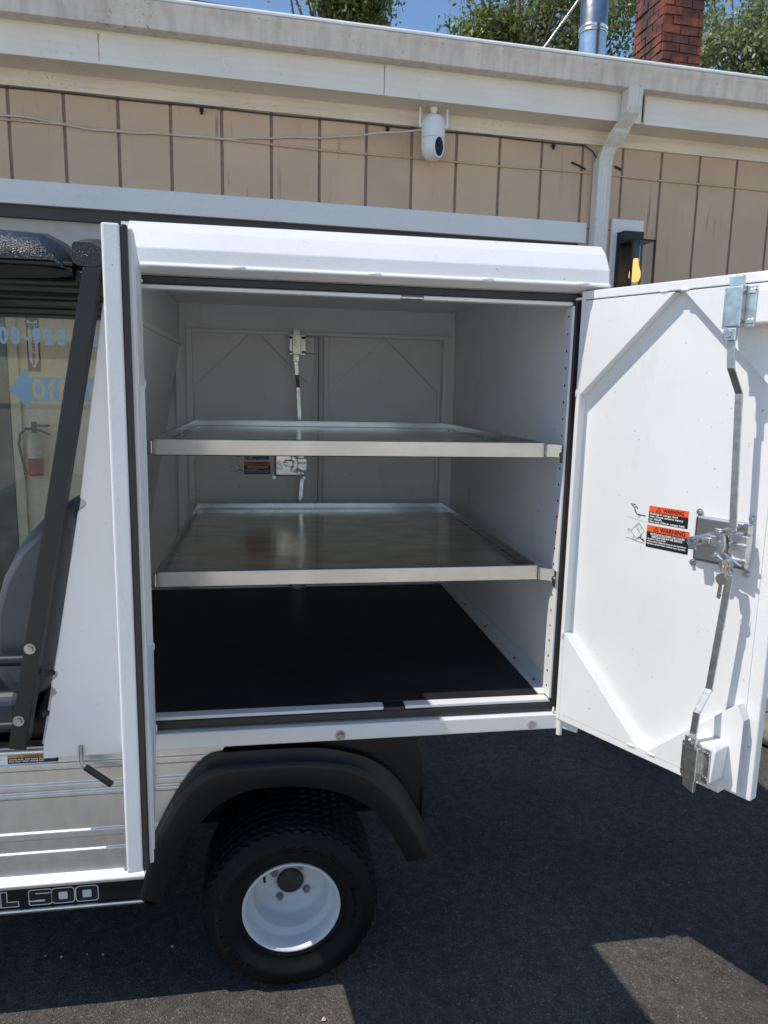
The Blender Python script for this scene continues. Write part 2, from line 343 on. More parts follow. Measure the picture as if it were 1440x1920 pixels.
def tag(o, label, cat=None, group=None, kind=None):
    if label: o['label'] = label
    if cat: o['category'] = cat
    if group: o['group'] = group
    if kind: o['kind'] = kind
    return o
def thing(name, loc, label, cat, group=None):
    o = bpy.data.objects.new(name, None); COL.objects.link(o); o.location = loc; o.empty_display_size = 0.1
    ORG[o.name] = Vector(loc); return tag(o, label, cat, group)
def dup(o, parent, dloc=(0, 0, 0)):
    c = o.copy(); COL.objects.link(c); c.parent = parent; c.location = Vector(o.location) + Vector(dloc)
    ORG[c.name] = ORG[o.name] + Vector(dloc)
    for ch in list(o.children): dup(ch, c)
    return c
_txt = {}
def text_geo(txt, bold=0.0, spacing=1.0, res=3):
    """flat glyph geometry of one line, height of a capital = 1, start at x = 0"""
    k = (txt, bold, spacing)
    if k in _txt: return _txt[k]
    cu = bpy.data.curves.new('t', 'FONT'); cu.body = txt; cu.size = 1.0; cu.offset = bold; cu.space_character = spacing; cu.resolution_u = res; cu.fill_mode = 'FRONT'
    ob = bpy.data.objects.new('t', cu); COL.objects.link(ob)
    dg = bpy.context.evaluated_depsgraph_get(); me = bpy.data.meshes.new_from_object(ob.evaluated_get(dg))
    vs = [(v.co.x / 0.7, v.co.y / 0.7) for v in me.vertices]; fs = [tuple(p.vertices) for p in me.polygons]
    bpy.data.objects.remove(ob); bpy.data.curves.remove(cu); bpy.data.meshes.remove(me)
    w = max([v[0] for v in vs] or [0]); _txt[k] = (vs, fs, w); return _txt[k]
def put_text(mb, txt, x, y, h, fn, width=None, bold=0.0, spacing=1.0, align='L'):
    vs, fs, w = text_geo(txt, bold, spacing)
    sx = (width / w) if width else h
    ww = w * sx; ox = x - (ww / 2 if align == 'C' else (ww if align == 'R' else 0))
    mb.add([fn(ox + a * sx, y + b * h) for a, b in vs], fs)

# ------------------------------------------------------------------ ground
g = MB('asphalt'); g.add([(-60, -60, 0), (60, -60, 0), (60, 60, 0), (-60, 60, 0)], [(0, 1, 2, 3)])
tag(g.build('asphalt_ground'), 'dark grey asphalt paving of fine aggregate under the cart', kind='structure')

g = MB('gravel'); g.add([(-40, -45, .004), (40, -45, .004), (40, -1.5, .004), (-40, -1.5, .004)], [(0, 1, 2, 3)])  # unseen pale ground, added to bounce sunlight onto the shaded walls and cart
tag(g.build('bounce_ground'), 'pale gravel ground added behind the camera to bounce sun onto shaded faces', kind='structure')

# ------------------------------------------------------------------ building (its own frame: u along the wall, d towards the camera, z up)
WA = math.radians(3.3803)
BT = Matrix.Translation((-1.1153, 3.0177, 0)) @ Matrix(((math.cos(WA), math.sin(WA), 0, 0), (math.sin(WA), -math.cos(WA), 0, 0), (0, 0, 1, 0), (0, 0, 0, 1)))
house = thing('building', BT @ Vector((0, 0, 0)), 'low building with tan grooved siding, white eaves and a storefront window behind the cart', 'building')
PITCH = 0.3048; HEAD_END = 3.71
bw = MB('groove', BT); bw = MB('groove'); bw.T = BT
bw.box(-2.65, HEAD_END - .005, -0.12, -0.010, 2.7725, 3.6); bw.box(HEAD_END - .005, 13, -0.12, -0.010, 0, 3.6); bw.build('wall_backing', house)
for i in range(-8, 40):
    u0, u1 = i * PITCH + 0.009, (i + 1) * PITCH - 0.009
    segs = [(u0, u1, 2.88 if u1 < HEAD_END else 0.0)]
    if u0 < HEAD_END < u1: segs = [(u0, u1, 2.88)]
    for a, b, z0 in segs:
        j = 0.001 * random.uniform(-1, 1)
        p = MB('siding'); p.T = BT; p.box(a, b, -0.009, 0.001 + j, z0, 3.50); p.build('siding_panel', house, 0.003, 1)
p = MB('siding'); p.T = BT; p.box(13 * PITCH + .009 - PITCH, 13 * PITCH - .009, -.009, 0.0005, 0, 2.875); p.build('siding_panel', house, 0.003, 1)
# tan painted cable crossing the siding
cp = []
for k in range(80):
    u = -3 + k * 0.15; cp.append(BT @ Vector((u, 0.008, 3.235 + 0.004 * math.sin(u * 2.1) + 0.003 * math.sin(u * 5.3 + 1))))
c = MB('siding'); c.tube(cp, 0.0065, 6); c.build('painted_cable', house)
# frieze, soffit, fascia, gutter
f = MB('soffit'); f.T = BT; f.box(-2.65, 13, 0.0, 0.02, 3.424, 3.530); f.build('frieze_board', house, 0.003)
f = MB('soffit'); f.T = BT; f.box(-2.65, 13, 0.022, 0.203, 3.516, 3.530); f.build('soffit', house)
def fascia(u0, u1, off, mname='fascia'):
    f = MB(mname); f.T = BT; f.box(u0, u1, 0.205, 0.2205 + off, 3.514 - off, 3.72); f.build('fascia_board', house, 0.003)
fascia(-2.65, 2.196, 0.0); fascia(2.2, 3.955, 0.0008); fascia(3.972, 13, 0.004)
f = MB('rust_stain'); f.T = BT; f.prism([(.538, 3.672), (.552, 3.672), (.549, 3.64), (.547, 3.60), (.549, 3.565), (.546, 3.528), (.542, 3.528), (.541, 3.57), (.543, 3.61), (.539, 3.645)], lambda p, q, d: (p, d, q), .2206, .2211); f.build('rust_streak', house)
gp = [(0.222, 3.690), (0.300, 3.6845), (0.318, 3.688), (0.321, 3.705), (0.323, 3.735), (0.333, 3.775), (0.343, 3.80), (0.345, 3.822), (0.330, 3.826), (0.326, 3.80), (0.31, 3.74), (0.306, 3.70), (0.222, 3.705)]
f = MB('gutter'); f.T = BT; f.yz(gp, -2.75, 13); f.smooth = False; f.build('gutter', house, 0.003)
f = MB('gutter_lip'); f.T = BT; f.yz([(0.324, 3.8265), (0.350, 3.8225), (0.352, 3.834), (0.346, 3.846), (0.326, 3.846)], -2.75, 13); f.build('gutter_lip', house, 0.003)
# roof with some shingle tabs that show over the gutter
rf = MB('shingle'); rf.T = BT; rf.prism([(0.30, 3.842), (-7.2, 5.60), (-7.2, 5.50), (0.26, 3.75)], lambda p, q, d: (d, p, q), -2.8, 13.2); roof = rf.build('roof', house)
for i in range(13):
    u = -2.4 + i * 0.305; hh = lambda q: 0.022 * min(1, max(0, (1.75 - q) / 0.8)) + 0.001
    s_ = MB('shingle'); s_.T = BT; e = 0.312 + 0.006 * random.random()
    s_.loft([[(q, e, 3.8475 + hh(q)), (q, e, 3.842 + hh(q)), (q, 0.02, 3.93 + hh(q)), (q, 0.02, 3.938 + hh(q))] for q in (u, u + .304)], closed=True, smooth=False)
    s_.build('shingle', roof)
# header trim, painted shadow strip, transom, window
f = MB('trim'); f.T = BT; f.box(-2.65, HEAD_END, 0.002, 0.024, 2.773, 2.909); f.build('header_trim', house, 0.003)
f = MB('bronze'); f.T = BT; f.box(-2.65, HEAD_END, -0.16, -0.012, 2.705, 2.772); f.build('header_shadow_strip', house)  # dark brown strip; its colour stands for the shadow gap under the header
f = MB('transom'); f.T = BT; f.box(-2.65, HEAD_END, -0.13, -0.05, 2.25, 2.703); f.build('transom_panel', house)
f = MB('siding'); f.T = BT; f.box(1.9, HEAD_END, -0.13, -0.05, 0.0, 2.248); f.box(-2.65, 1.898, -0.13, -0.05, 0, 0.28); f.build('lower_wall', house)
win = MB('bronze'); win.T = BT
win.box(-2.6, 1.89, -0.12, -0.03, 2.19, 2.247); win.box(-2.6, 1.89, -0.12, -0.03, 0.283, 0.34); win.box(-2.6, -2.545, -0.12, -0.03, 0.342, 2.188); win.box(1.835, 1.89, -0.12, -0.03, 0.342, 2.188)
window = win.build('shop_window', house, 0.003)
p = MB('glass'); p.T = BT; p.box(-2.545, 1.835, -0.085, -0.079, 0.342, 2.188); p.build('pane', window)
LT = MB('decal_blue'); fnw = lambda a, b: tuple(BT @ Vector((a, -0.0775, b)))
# phone number, letter by letter pitch as on the glass
LB_ = MB('decal_blue'); put_text(LB_, '2', .381, 1.965, .095, fnw, width=.052, bold=.045); LB_.build('phone_lettering', window, normals=False)
for ch, u, w_ in (('5', -.222, .054), ('0', -.152, .055), ('8', -.081, .055), ('-', -.004, .024), ('9', .042, .055), ('2', .113, .056), ('3', .187, .054), ('-', .262, .024)):
    put_text(LT, ch, u, 1.965, 0.095, fnw, width=w_, bold=0.045)
LT.build('phone_lettering', window, normals=False)
# arrow with the word cut out of it
def arrow_word():
    """arrow outline with the letters of the word left open"""
    from mathutils.geometry import delaunay_2d_cdt
    tv, tf, x = [], [], 0.0
    for ch, w_, gap in (('O', .078, .019), ('f', .044, .012), ('f', .044, .016), ('i', .022, .018), ('c', .066, .018), ('e', .068, .0)):
        vs, fs, w = text_geo(ch, .05, 1.0); b = len(tv)
        x0 = min(v[0] for v in vs); k = w_ / (w - x0)
        tv += [(x + (a - x0) * k, c * .117) for a, c in vs]; tf += [tuple(i + b for i in f) for f in fs]; x += w_ + gap
    cnt = {}
    for f in tf:
        for i in range(len(f)):
            e = tuple(sorted((f[i], f[(i + 1) % len(f)]))); cnt[e] = cnt.get(e, 0) + 1
    edges = [e for e, c in cnt.items() if c == 1]
    ar = [(-.134, .057), (-.015, .195), (-.015, .131), (.62, .131), (.62, -.017), (-.015, -.017), (-.015, -.072)]
    n = len(tv); pts = [Vector(p) for p in tv + ar]; edges += [(n + i, n + (i + 1) % len(ar)) for i in range(len(ar))]
    V, E_, F_, *_r = delaunay_2d_cdt(pts, edges, [], 0, 1e-6)
    def inside(p, poly):
        c = False
        for i in range(len(poly)):
            (x1, y1), (x2, y2) = poly[i], poly[i - 1]
            if (y1 > p[1]) != (y2 > p[1]) and p[0] < (x2 - x1) * (p[1] - y1) / (y2 - y1) + x1: c = not c
        return c
    polys = [[tv[i] for i in f] for f in tf]; out = []
    for f in F_:
        c = (sum(V[i].x for i in f) / len(f), sum(V[i].y for i in f) / len(f))
        if inside(c, ar) and not any(inside(c, q) for q in polys): out.append(tuple(f))
    return [(v.x, v.y) for v in V], out
vs, fs = arrow_word()
AR = MB('decal_blue'); AR.add([fnw(0.021 + a, 1.627 + b) for a, b in vs], fs); AR.build('office_arrow', window, normals=False)
CL, CR, SGU, SGZ0, SGZ1, EXU, EXZ = -.338, -.268, -.163, 1.807, 2.192, -.174, 1.040
# vestibule behind the glass
f = MB('room'); f.T = BT; f.box(-2.6, 3.6, -1.12, -1.00, 0, 2.70); f.build('room_wall', house)
f = MB('room'); f.T = BT; f.box(-2.6, 3.6, -1.00, -0.131, -0.05, 0.02); f.box(-2.6, 3.6, -1.0, -0.17, 2.70, 2.75); f.box(3.6, 3.7, -1.0, -.14, 0, 2.7); f.build('room_shell', house)
f = MB('room_trim'); f.T = BT; f.box(CL, CR, -0.998, -0.97, 0.02, 2.69); f.build('door_casing', house, 0.004)
f = MB('green'); f.T = BT; f.box(-1.4, CL - .002, -0.998, -0.965, 0.02, 2.3); f.build('inner_door', house, 0.004)
p = MB('glass'); p.T = BT; p.box(-2.645, -2.639, -.99, -.14, .1, 2.69); p.build('sun_inlet_pane', house)  # invented glazed end, added so that sun reaches into the room
# downspout with two ribbed elbows
def ds_ring(u, d, z, ang, w=0.107, t=0.082, ribs=True):
    """corrugated rectangular section; ang = tilt of the pipe axis in the d-z plane"""
    pts = []
    n = 9
    for i in range(n + 1):
        a = -w / 2 + w * i / n; pts.append((a, t / 2 - (0.007 if i % 2 else 0)))
    for q in ((w / 2, t / 2 - .012), (w / 2, -t / 2), (-w / 2, -t / 2), (-w / 2, t / 2 - .012)): pts.append(q)
    ca, sa = math.cos(ang), math.sin(ang)
    return [tuple(BT @ Vector((u + a, d + b * ca, z + b * sa))) for a, b in pts]
dsp = MB('downspout')
rows = []
path = [(3.845, .283, 3.70, 0), (3.844, .283, 3.63, 0.0), (3.842, .281, 3.575, .12), (3.835, .266, 3.53, .45), (3.826, .232, 3.485, .8), (3.812, .180, 3.44, .95), (3.802, .130, 3.40, .85), (3.794, .090, 3.362, .55), (3.787, .064, 3.325, .2), (3.785, .056, 3.29, 0), (3.785, .056, 3.26, 0), (3.785, .056, 0.25, 0)]
def interp(path, n):
    out = []
    for a, b in zip(path[:-1], path[1:]):
        for k in range(n): out.append(tuple(a[i] + (b[i] - a[i]) * k / n for i in range(len(a))))
    return out + [path[-1]]
crimp = interp(path[1:5], 4)
for i, q in enumerate(interp(path, 3)):
    sc = 1.0
    if 7 < i < 14 or 16 < i < 28: sc = 1.0 + (0.05 if i % 2 else -0.03)
    if i >= 13: sc *= 0.97
    rows.append(ds_ring(q[0], q[1], q[2], q[3], 0.107 * sc, 0.082 * sc))
dsp.loft(rows, closed=True, smooth=False); dsp.build('downspout', house)
f = MB('trim'); f.T = BT; f.box(3.90, 4.152, 0.003, 0.022, 2.30, 2.953); f.build('lamp_board', house, 0.003)

# chimney: bricks laid round a mortar core
def add_chimney():
    cu, cd, wu, wd_ = 5.022, -1.36, 0.393, 0.48          # front left corner in the wall frame
    core = MB('mortar'); core.T = BT; core.box(cu + .008, cu + wu - .008, cd - wd_ + .008, cd - .008, 3.9, 6.4)
    ch = core.build('chimney', house)
    base = None
    L, Hh, D = 0.166, 0.062, 0.085
    for r in range(33):
        z = 4.0 + r * 0.073
        for side in range(2):
            length = wu if side == 0 else wd_
            n = 2
            edges = [0.0]
            first = 0.6 if (r + side) % 2 else 1.0
            x = 0.0; units = [0.09, 0.172, 0.172] if (r + side) % 2 else [0.172, 0.172, 0.172]
            while x < length - 0.01:
                l = units[len(edges) - 1] if len(edges) <= len(units) else 0.172
                l = min(l, length - x); edges.append(x + l); x += l
            for a, b in zip(edges[:-1], edges[1:]):
                if b - a < 0.03: continue
                if base is None:
                    mb = MB('brick'); mb.box(0, 1, 0, 1, 0, 1); base = mb.build('brick', ch, 0); o = base
                    for v in base.data.vertices: v.co += ORG[ch.name]; v.co = v.co
                else:
                    o = base.copy(); COL.objects.link(o); o.parent = ch
                j = random.uniform(0, 0.013)
                if side == 0: org = (cu + a + 0.004, cd + j - 0.05, z); sc = (b - a - 0.010, 0.05, Hh)
                else: org = (cu - j, cd - a - 0.004 - (b - a - 0.010), z + 0.0005); sc = (0.05, b - a - 0.010, Hh)
                Mx = BT @ Matrix.Translation(org) @ Matrix.Diagonal((*sc, 1))
                o.matrix_parent_inverse = Matrix.Identity(4)
                R3 = BT.to_3x3()
                # handed frame: keep the mirrored axis in the scale
                loc = Mx.to_translation() - ORG[house.name] + Vector((0, 0, random.uniform(-.004, .004)))
                o.location = loc; o.rotation_euler = (random.uniform(-.02, .02), random.uniform(-.03, .03), WA + random.uniform(-.03, .03)); o.scale = (sc[0], -sc[1], sc[2] * random.uniform(.9, 1.05))
    return ch
chim = add_chimney()
fl = MB('flue'); fc = Vector((3.745, 6.005, 0))
fl.rev([(0.140, 4.1), (0.140, 5.41)], (fc.x, fc.y, 0), 32, axis='z'); fl.rev([(0.140, 5.41), (0.148, 5.415), (0.148, 5.435), (0.143, 5.44), (0.143, 5.455), (0.149, 5.46), (0.149, 5.485), (0.140, 5.49), (0.140, 7.2)], (fc.x, fc.y, 0), 32, axis='z')
flue = fl.build('flue_pipe', house, normals=False)
r_ = MB('bolt'); r_.cyl((fc.x - .14, fc.y - .02, 5.79), (fc.x - .80, fc.y + .10, 4.86), 0.011, n=8); r_.build('stay_rod', flue)
r_ = MB('bolt'); r_.cyl((fc.x + .14, fc.y + .02, 5.75), (fc.x + .34, fc.y + .5, 4.80), 0.009, n=8); r_.build('stay_rod', flue)

# cables on the wall
kb = MB('cable_black'); pts = []
for k in range(70):
    u = -3 + k * 0.0966; pts.append(BT @ Vector((u, 0.008, 3.414 + 0.002 * math.sin(u * 7))))
for u, z in ((3.73, 3.405), (3.77, 3.385), (3.80, 3.35), (3.82, 3.31)): pts.append(BT @ Vector((u - .05, 0.012, z)))
kb.tube(pts, 0.0052, 6)
black_cable = tag(kb.build('black_cable'), 'black coax cable clipped under the white eave board along the siding', 'cable')
for u in (1.10, 2.27, 3.43):
    q = MB('gloss_black'); q.T = BT; q.box(u - .012, u + .012, 0.004, 0.022, 3.385, 3.405); q.cyl((u, 0.012, 3.385), (u, 0.016, 3.372), 0.008, n=8); q.build('cable_clip', black_cable, 0.002)
q = MB('gloss_black'); q.T = BT; q.tube([(3.57, .01, 3.30), (3.62, .012, 3.285), (3.68, .012, 3.262)], 0.006, 6); q.tube([(3.90, .01, 3.30), (3.95, .012, 3.282)], .008, 6); q.build('wire_stub', black_cable)
kw = MB('cable_white'); pts = []
ctl = [(-1.2, 3.30), (-.3, 3.266), (-.043, 3.258), (.13, 3.256), (.319, 3.236), (.483, 3.230), (.604, 3.229), (.913, 3.236), (1.219, 3.248), (1.428, 3.261), (1.627, 3.281), (1.83, 3.306), (2.09, 3.333), (2.26, 3.348), (2.52, 3.382)]
for k in range(100):
    u = -1.2 + 3.70 * k / 99
    z = np.interp(u, [a for a, b in ctl], [b for a, b in ctl]); z += 0.004 * math.sin(u * 9) + 0.003 * math.sin(u * 23 + 1)
    d = 0.012 + (0.10 * max(0, (u - 1.9) / 0.6) if u > 1.9 else 0)
    pts.append(BT @ Vector((u, d, z)))
kw.tube(pts, 0.0062, 6)
tag(kw.build('white_cable'), 'thin white cable sagging across the tan siding to the security camera', 'cable')

# security camera hanging from the soffit
sc_ = BT @ Vector((2.545, 0.125, 3.514))
scam = thing('security_camera', sc_, 'white bullet shaped security camera with two aerials hanging from the eave', 'security camera')
b = MB('camera_white'); b.rev([(0.0, 0.0), (0.024, 0.0), (0.024, -0.022), (0.018, -0.024), (0.018, -0.045), (0.03, -0.047)], sc_, 24, axis='z'); b.build('mount', scam, normals=False)
b = MB('camera_white'); b.rev([(0.0, -0.044), (0.030, -0.046), (0.058, -0.062), (0.072, -0.088), (0.076, -0.12), (0.077, -0.185), (0.075, -0.192), (0.0, -0.192)], sc_, 32, axis='z'); b.build('body', scam, normals=False)
b = MB('camera_white'); b.rev([(0.0, -0.194), (0.074, -0.194), (0.076, -0.20), (0.076, -0.25), (0.068, -0.285), (0.045, -0.312), (0.02, -0.322), (0.0, -0.324)], sc_, 32, axis='z'); b.build('turret', scam, normals=False)
CT = Matrix.Translation(sc_) @ Matrix.Rotation(math.radians(20), 4, 'Z')
b = MB('camera_white'); b.T = CT
oval = [(0.030 * math.cos(t), -0.255 + 0.058 * math.sin(t)) for t in np.linspace(0, 2 * math.pi, 28, endpoint=False)]
b.xz([(x * 1.25, -0.255 + (z + .255) * 1.15) for x, z in oval], -0.074, -0.05); b.build('bezel', scam, 0.003)
b = MB('gloss_black'); b.T = CT; b.xz(oval, -0.079, -0.05); b.cyl((0, -0.079, -0.235), (0, -0.086, -0.235), 0.018, n=20); b.cyl((0, -0.079, -0.285), (0, -0.083, -0.285), 0.012, n=16); b.build('lens', scam, 0.003)
for s_ in (-1, 1):
    b = MB('camera_white'); b.T = Matrix.Translation(sc_); b.cyl((s_ * .080, 0, -0.125), (s_ * .090, 0, -0.10), 0.012, n=12); b.cyl((s_ * .089, 0, -0.118), (s_ * .089, 0, 0.012 - .02), 0.008, 0.006, n=12); b.build('aerial', scam)

# wall lantern
LB = BT @ Matrix.Translation((4.03, 0.022, 2.87))
lan = thing('wall_lantern', LB @ Vector((0, 0, 0)), 'black box lantern with amber bulb on a white board by the downspout', 'wall lamp')
b = MB('lantern'); b.T = LB; b.box(-0.085, 0.028, 0.001, 0.02, -0.60, -0.01); b.build('back_plate', lan, 0.003)
b = MB('lantern'); b.T = LB; b.box(-0.080, 0.075, 0.02, 0.09, -0.085, -0.012); b.box(-0.08, 0.10, 0.02, 0.21, -0.095, -0.085); b.build('cap', lan, 0.003)
for u in (-0.078, 0.088):
    for d in (0.034, 0.197):
        b = MB('lantern'); b.T = LB; b.box(u, u + .012, d, d + .012, -0.50, -0.0955); b.build('post', lan)
b = MB('lantern'); b.T = LB; b.box(-0.08, 0.10, 0.02, 0.21, -0.515, -0.501); b.build('base', lan, 0.002)
b = MB('lantern_glass'); b.T = LB; b.box(-0.070, 0.09, 0.2015, 0.2045, -0.50, -0.096); b.box(0.0925, 0.0955, 0.046, 0.197, -0.50, -0.096); b.build('glass', lan)
b = MB('lantern'); b.T = LB; b.cyl((0.01, 0.115, -0.0955), (0.01, 0.115, -0.20), 0.022, n=18); b.build('socket', lan)
b = MB('bulb'); b.T = LB; b.rev([(0.0, -0.20), (0.016, -0.20), (0.02, -0.235), (0.038, -0.29), (0.04, -0.32), (0.03, -0.352), (0.0, -0.362)], (0.01, 0.115, 0), 24, axis='z'); b.build('bulb', lan, normals=False)

# things seen through the window
ES = BT @ Matrix.Translation((-0.33, -1.497, 0))
# sign: positions come from its place on the room wall
def on_room(x, z): return (x, z)
sg = MB('paper'); fsg = lambda a, b, k=0.0: tuple(BT @ Vector((a, -.994 + k, b)))
def plate(mb, x0, x1, z0, z1, k): mb.add([fsg(x0, z0, k), fsg(x1, z0, k), fsg(x1, z1, k), fsg(x0, z1, k)], [(0, 1, 2, 3)])
RU = SGU                                              # centre of the sign along the wall
sg.use('dark_red'); sg.T = None
SX0, SX1, SZ0, SZ1 = RU - .044, RU + .044, SGZ0, SGZ1
b = MB('dark_red'); b.T = BT; b.box(SX0, SX1, -.9995, -.9945, SZ0, SZ1)
b.T = None; b.use('paper')
b.add([fsg(SX0 + .01, SZ0 + .09, .001), fsg(RU, SZ0 + .022, .001), fsg(SX1 - .01, SZ0 + .09, .001), fsg(SX1 - .01, SZ1 - .012, .001), fsg(SX0 + .01, SZ1 - .012, .001)], [(0, 1, 2, 3, 4)])
b.use('black'); b.add([fsg(SX0 + .02, SZ1 - .012, .0015), fsg(SX1 - .02, SZ1 - .012, .0015), fsg(RU, SZ1 - .03, .0015)], [(0, 1, 2)])
b.use('dark_red'); put_text(b, 'FIRE', RU, SZ1 - .082, .043, lambda x, y: fsg(x, y, .002), width=.070, bold=.04, align='C')
for i, ch in enumerate('EXTINGUISHER'): put_text(b, ch, RU, SZ1 - .110 - i * .0205, .0165, lambda x, y: fsg(x, y, .002), width=.02 if ch != 'I' else .006, bold=.04, align='C')
tag(b.build('extinguisher_sign', normals=False), 'narrow FIRE EXTINGUISHER arrow sign on the beige wall behind the window', 'sign')
ex = BT @ Vector((EXU, -.925, EXZ))
ext = thing('fire_extinguisher', ex, 'red fire extinguisher with pale label hung on the beige wall behind the window', 'fire extinguisher')
b = MB('red'); b.rev([(0.0, 0.0), (0.047, 0.0), (0.052, 0.006), (0.052, 0.13)], ex, 28, axis='z'); b.build('lower_cylinder', ext, normals=False)
b = MB('tag'); b.rev([(0.0528, 0.13), (0.0528, 0.27)], ex, 28, axis='z'); b.rev([(0.052, 0.27), (0.047, 0.295), (0.030, 0.312), (0.018, 0.318)], ex, 28, axis='z'); b.build('label_band', ext, normals=False)
EX = Matrix.Translation(ex) @ Matrix.Diagonal((.9, .9, .93, 1))
b = MB('gloss_black'); b.T = EX; b.cyl((0, 0, .335), (0, 0, .385), .018, n=14); b.box(-.02, .02, -.012, .012, .38, .43); b.build('valve', ext, .003)
b = MB('gloss_black'); b.T = EX; b.tube([(0, 0, .40), (.05, 0, .398), (.12, 0, .40)], .009, 8); b.build('handle', ext)
b = MB('gloss_black'); b.T = EX; b.tube([(0, 0, .37), (.06, 0, .355), (.125, 0, .325)], .008, 8); b.build('lever', ext)
b = MB('gloss_black'); b.T = EX; b.tube([(-.01, -.01, .37), (-.06, -.02, .375), (-.105, -.02, .33), (-.118, -.02, .25), (-.105, -.02, .16), (-.085, -.02, .06)], .011, 8); b.cyl((-.087, -.02, .07), (-.075, -.02, .01), .013, .017, n=10); b.build('hose', ext)

# ------------------------------------------------------------------ the cart
CART0 = Vector((0.4, 0.6, 0.0))
cart = thing('utility_cart', CART0, 'white utility cart with a van box, its two side doors standing open', 'utility cart')
def P(mat): return MB(mat)
# --- cargo box (part) and its sub-parts
XL, XR, ZB, ZT = 0.047, 1.154, 0.868, 1.950          # door opening, inner lip
box = MB('white_grain')
box.box(1.180, 1.200, 0.006, 1.30, 0.790, 2.06)        # right wall
box.box(0.021, 1.2, 0.006, 1.30, 2.06, 2.075)            # roof
box.box(0.004, 0.020, 0.006, 1.30, 1.90, 2.075)          # front wall above the break
body = box.build('cargo_box', cart, 0.003)
fw = MB('white_lifted'); fw.prism([(0.0, 1.90), (0.022, 1.90), (-0.190, 0.80), (-0.212, 0.80)], lambda p, q, d: (p, d, q), 0.012, 1.29); fw.build('sloped_front_wall', body, 0.002)
fw = MB('white_lifted'); fw.box(0.0, 0.030, 0.012, 1.29, 1.888, 1.906); fw.build('wall_rib', body, 0.006, 3)
iw = MB('white_lifted'); iw.box(1.172, 1.1795, 0.012, 1.29, 0.868, 2.058); iw.box(0.024, 1.1715, 0.024, 1.274, 2.0545, 2.0595); iw.build('side_lining', body, 0.002)
# exterior side panel with torn front edge
sp = [(0.033, 0.772), (0.033, 2.01), (0.012, 2.01), (-0.0155, 1.905), (-.0845, 1.458), (-.0865, 1.447), (-.0750, 1.439), (-.0735, 1.430), (-.0780, 1.424), (-.0925, 1.414), (-.1685, 1.005), (-.1590, .997), (-.1640, .988), (-.1760, .978), (-0.184, 0.90), (-0.205, 0.80), (-0.2065, 0.768)]
pn = MB('white_grain'); pn.xz(sp, -0.003, 0.004); pn.build('side_panel', body, 0.0022)
pn = MB('chipped'); pn.xz([(-.1765, .965), (-.170, .958), (-.163, .946), (-.170, .940), (-.176, .935), (-.1805, .922), (-.181, .940)], -0.0036, -0.0028); pn.build('chip', body)
sp2 = [(0.07, 0.80), (0.07, 2.03), (0.012, 2.03), (-0.205, 0.80)]
pn = MB('white'); pn.xz(sp2, 1.29, 1.296); pn.build('far_side_panel', body, 0.002)
# hood along the top of the doors
def hood(y_s, y_o):
    h = MB('white_grain'); pr = [(0.02, 2.078), (0.02, 2.1035), (0.0, 2.1015), (-0.030, 2.0755), (-0.056, 2.034), (-0.059, 2.001), (-0.067, 1.9965), (-0.067, 1.9915), (-0.058, 1.991), (-0.012, 1.9815), (-0.012, 2.0), (0.004, 2.0)]
    h.yz([(y_o + y_s * a, b) for a, b in pr], 0.052, 1.228); return h.build('hood', body, 0.003, 3, 20)
hood(1, 0.0); hood(-1, 1.31)
rt = MB('white'); rt.box(0.03, 1.2, 0.021, 1.289, 2.076, 2.1035); rt.build('roof_skin', body)
for x in (0.305, 0.625, 0.905, 1.155):
    w = MB('white'); w.rev([(0.0, -0.016), (0.003, -0.014), (0.0045, 0), (0.003, 0.014), (0, 0.016)], (x, -0.066, 1.9965), 8, axis='x'); w.build('weld_bead', body, normals=False)
# opening frame
fr = MB('white'); fr.box(-0.0, XL - .012, -0.004, 0.006, 0.80, 2.0); fr.box(1.174, 1.1995, -0.004, 0.006, 0.832, 2.0); fr.box(XL - .01, 1.172, -0.0, 0.008, 1.962, 2.03); fr.build('opening_frame', body, 0.001)
lp = MB('white')
for a, b in ((XL, 0.70), (0.758, XR)): lp.box(a, b, -0.010, 0.020, 1.9495, 1.9585)
lp.build('top_lip', body, 0.002)
lp = MB('white')
for a, b in ((XL, 0.679), (0.739, XR)): lp.box(a, b, -0.010, 0.022, 0.859, 0.8685)
lp.build('bottom_lip', body, 0.002)
lp = MB('zinc'); lp.box(0.701, 0.757, -0.006, 0.02, 1.951, 1.955); lp.build('striker', body)
lp = MB('gloss_black'); lp.box(0.680, 0.738, -0.011, 0.02, 0.852, 0.8675); lp.build('striker_pocket', body, 0.002)
for sx, x0 in ((1, XR), (-1, XL)):
    lp = MB('white'); a, b = sorted((x0, x0 + sx * 0.008)); lp.box(a, b, -0.010, 0.040, 0.8695, 1.9490); o = lp.build('side_lip', body, 0.002)
    hs = MB('gloss_black')
    for k in range(24):
        z = 0.90 + k * 0.0445
        xf = x0 - sx * 0.0006; hs.cyl((xf, 0.012, z), (x0 + sx * 0.002, 0.012, z), 0.0036, n=10)
    hs.build('punched_holes', body)['kind'] = 'stuff'
gk = MB('gasket'); gk.box(XL - .012, 1.171, -0.012, -0.0005, 1.9605, 1.9795); gk.build('top_seal', body, 0.004, 3)
gk = MB('gasket'); gk.box(XL - .012, 1.171, -0.014, -0.002, 0.8365, 0.8580); gk.build('bottom_seal', body, 0.004, 3)
gk = MB('gasket'); gk.box(1.1605, 1.1780, -0.014, -0.0005, 0.8380, 1.9790); gk.build('side_seal', body, 0.004, 3)
gk = MB('gasket'); gk.box(XL - .011, XL - .002, -0.016, 0.0, 0.838, 1.979); gk.build('side_seal', body, 0.004, 3)
bf = MB('white'); bf.box(-0.0, 1.186, -0.030, 0.010, 0.786, 0.831); bf.build('sill_beam', body, 0.004, 3)
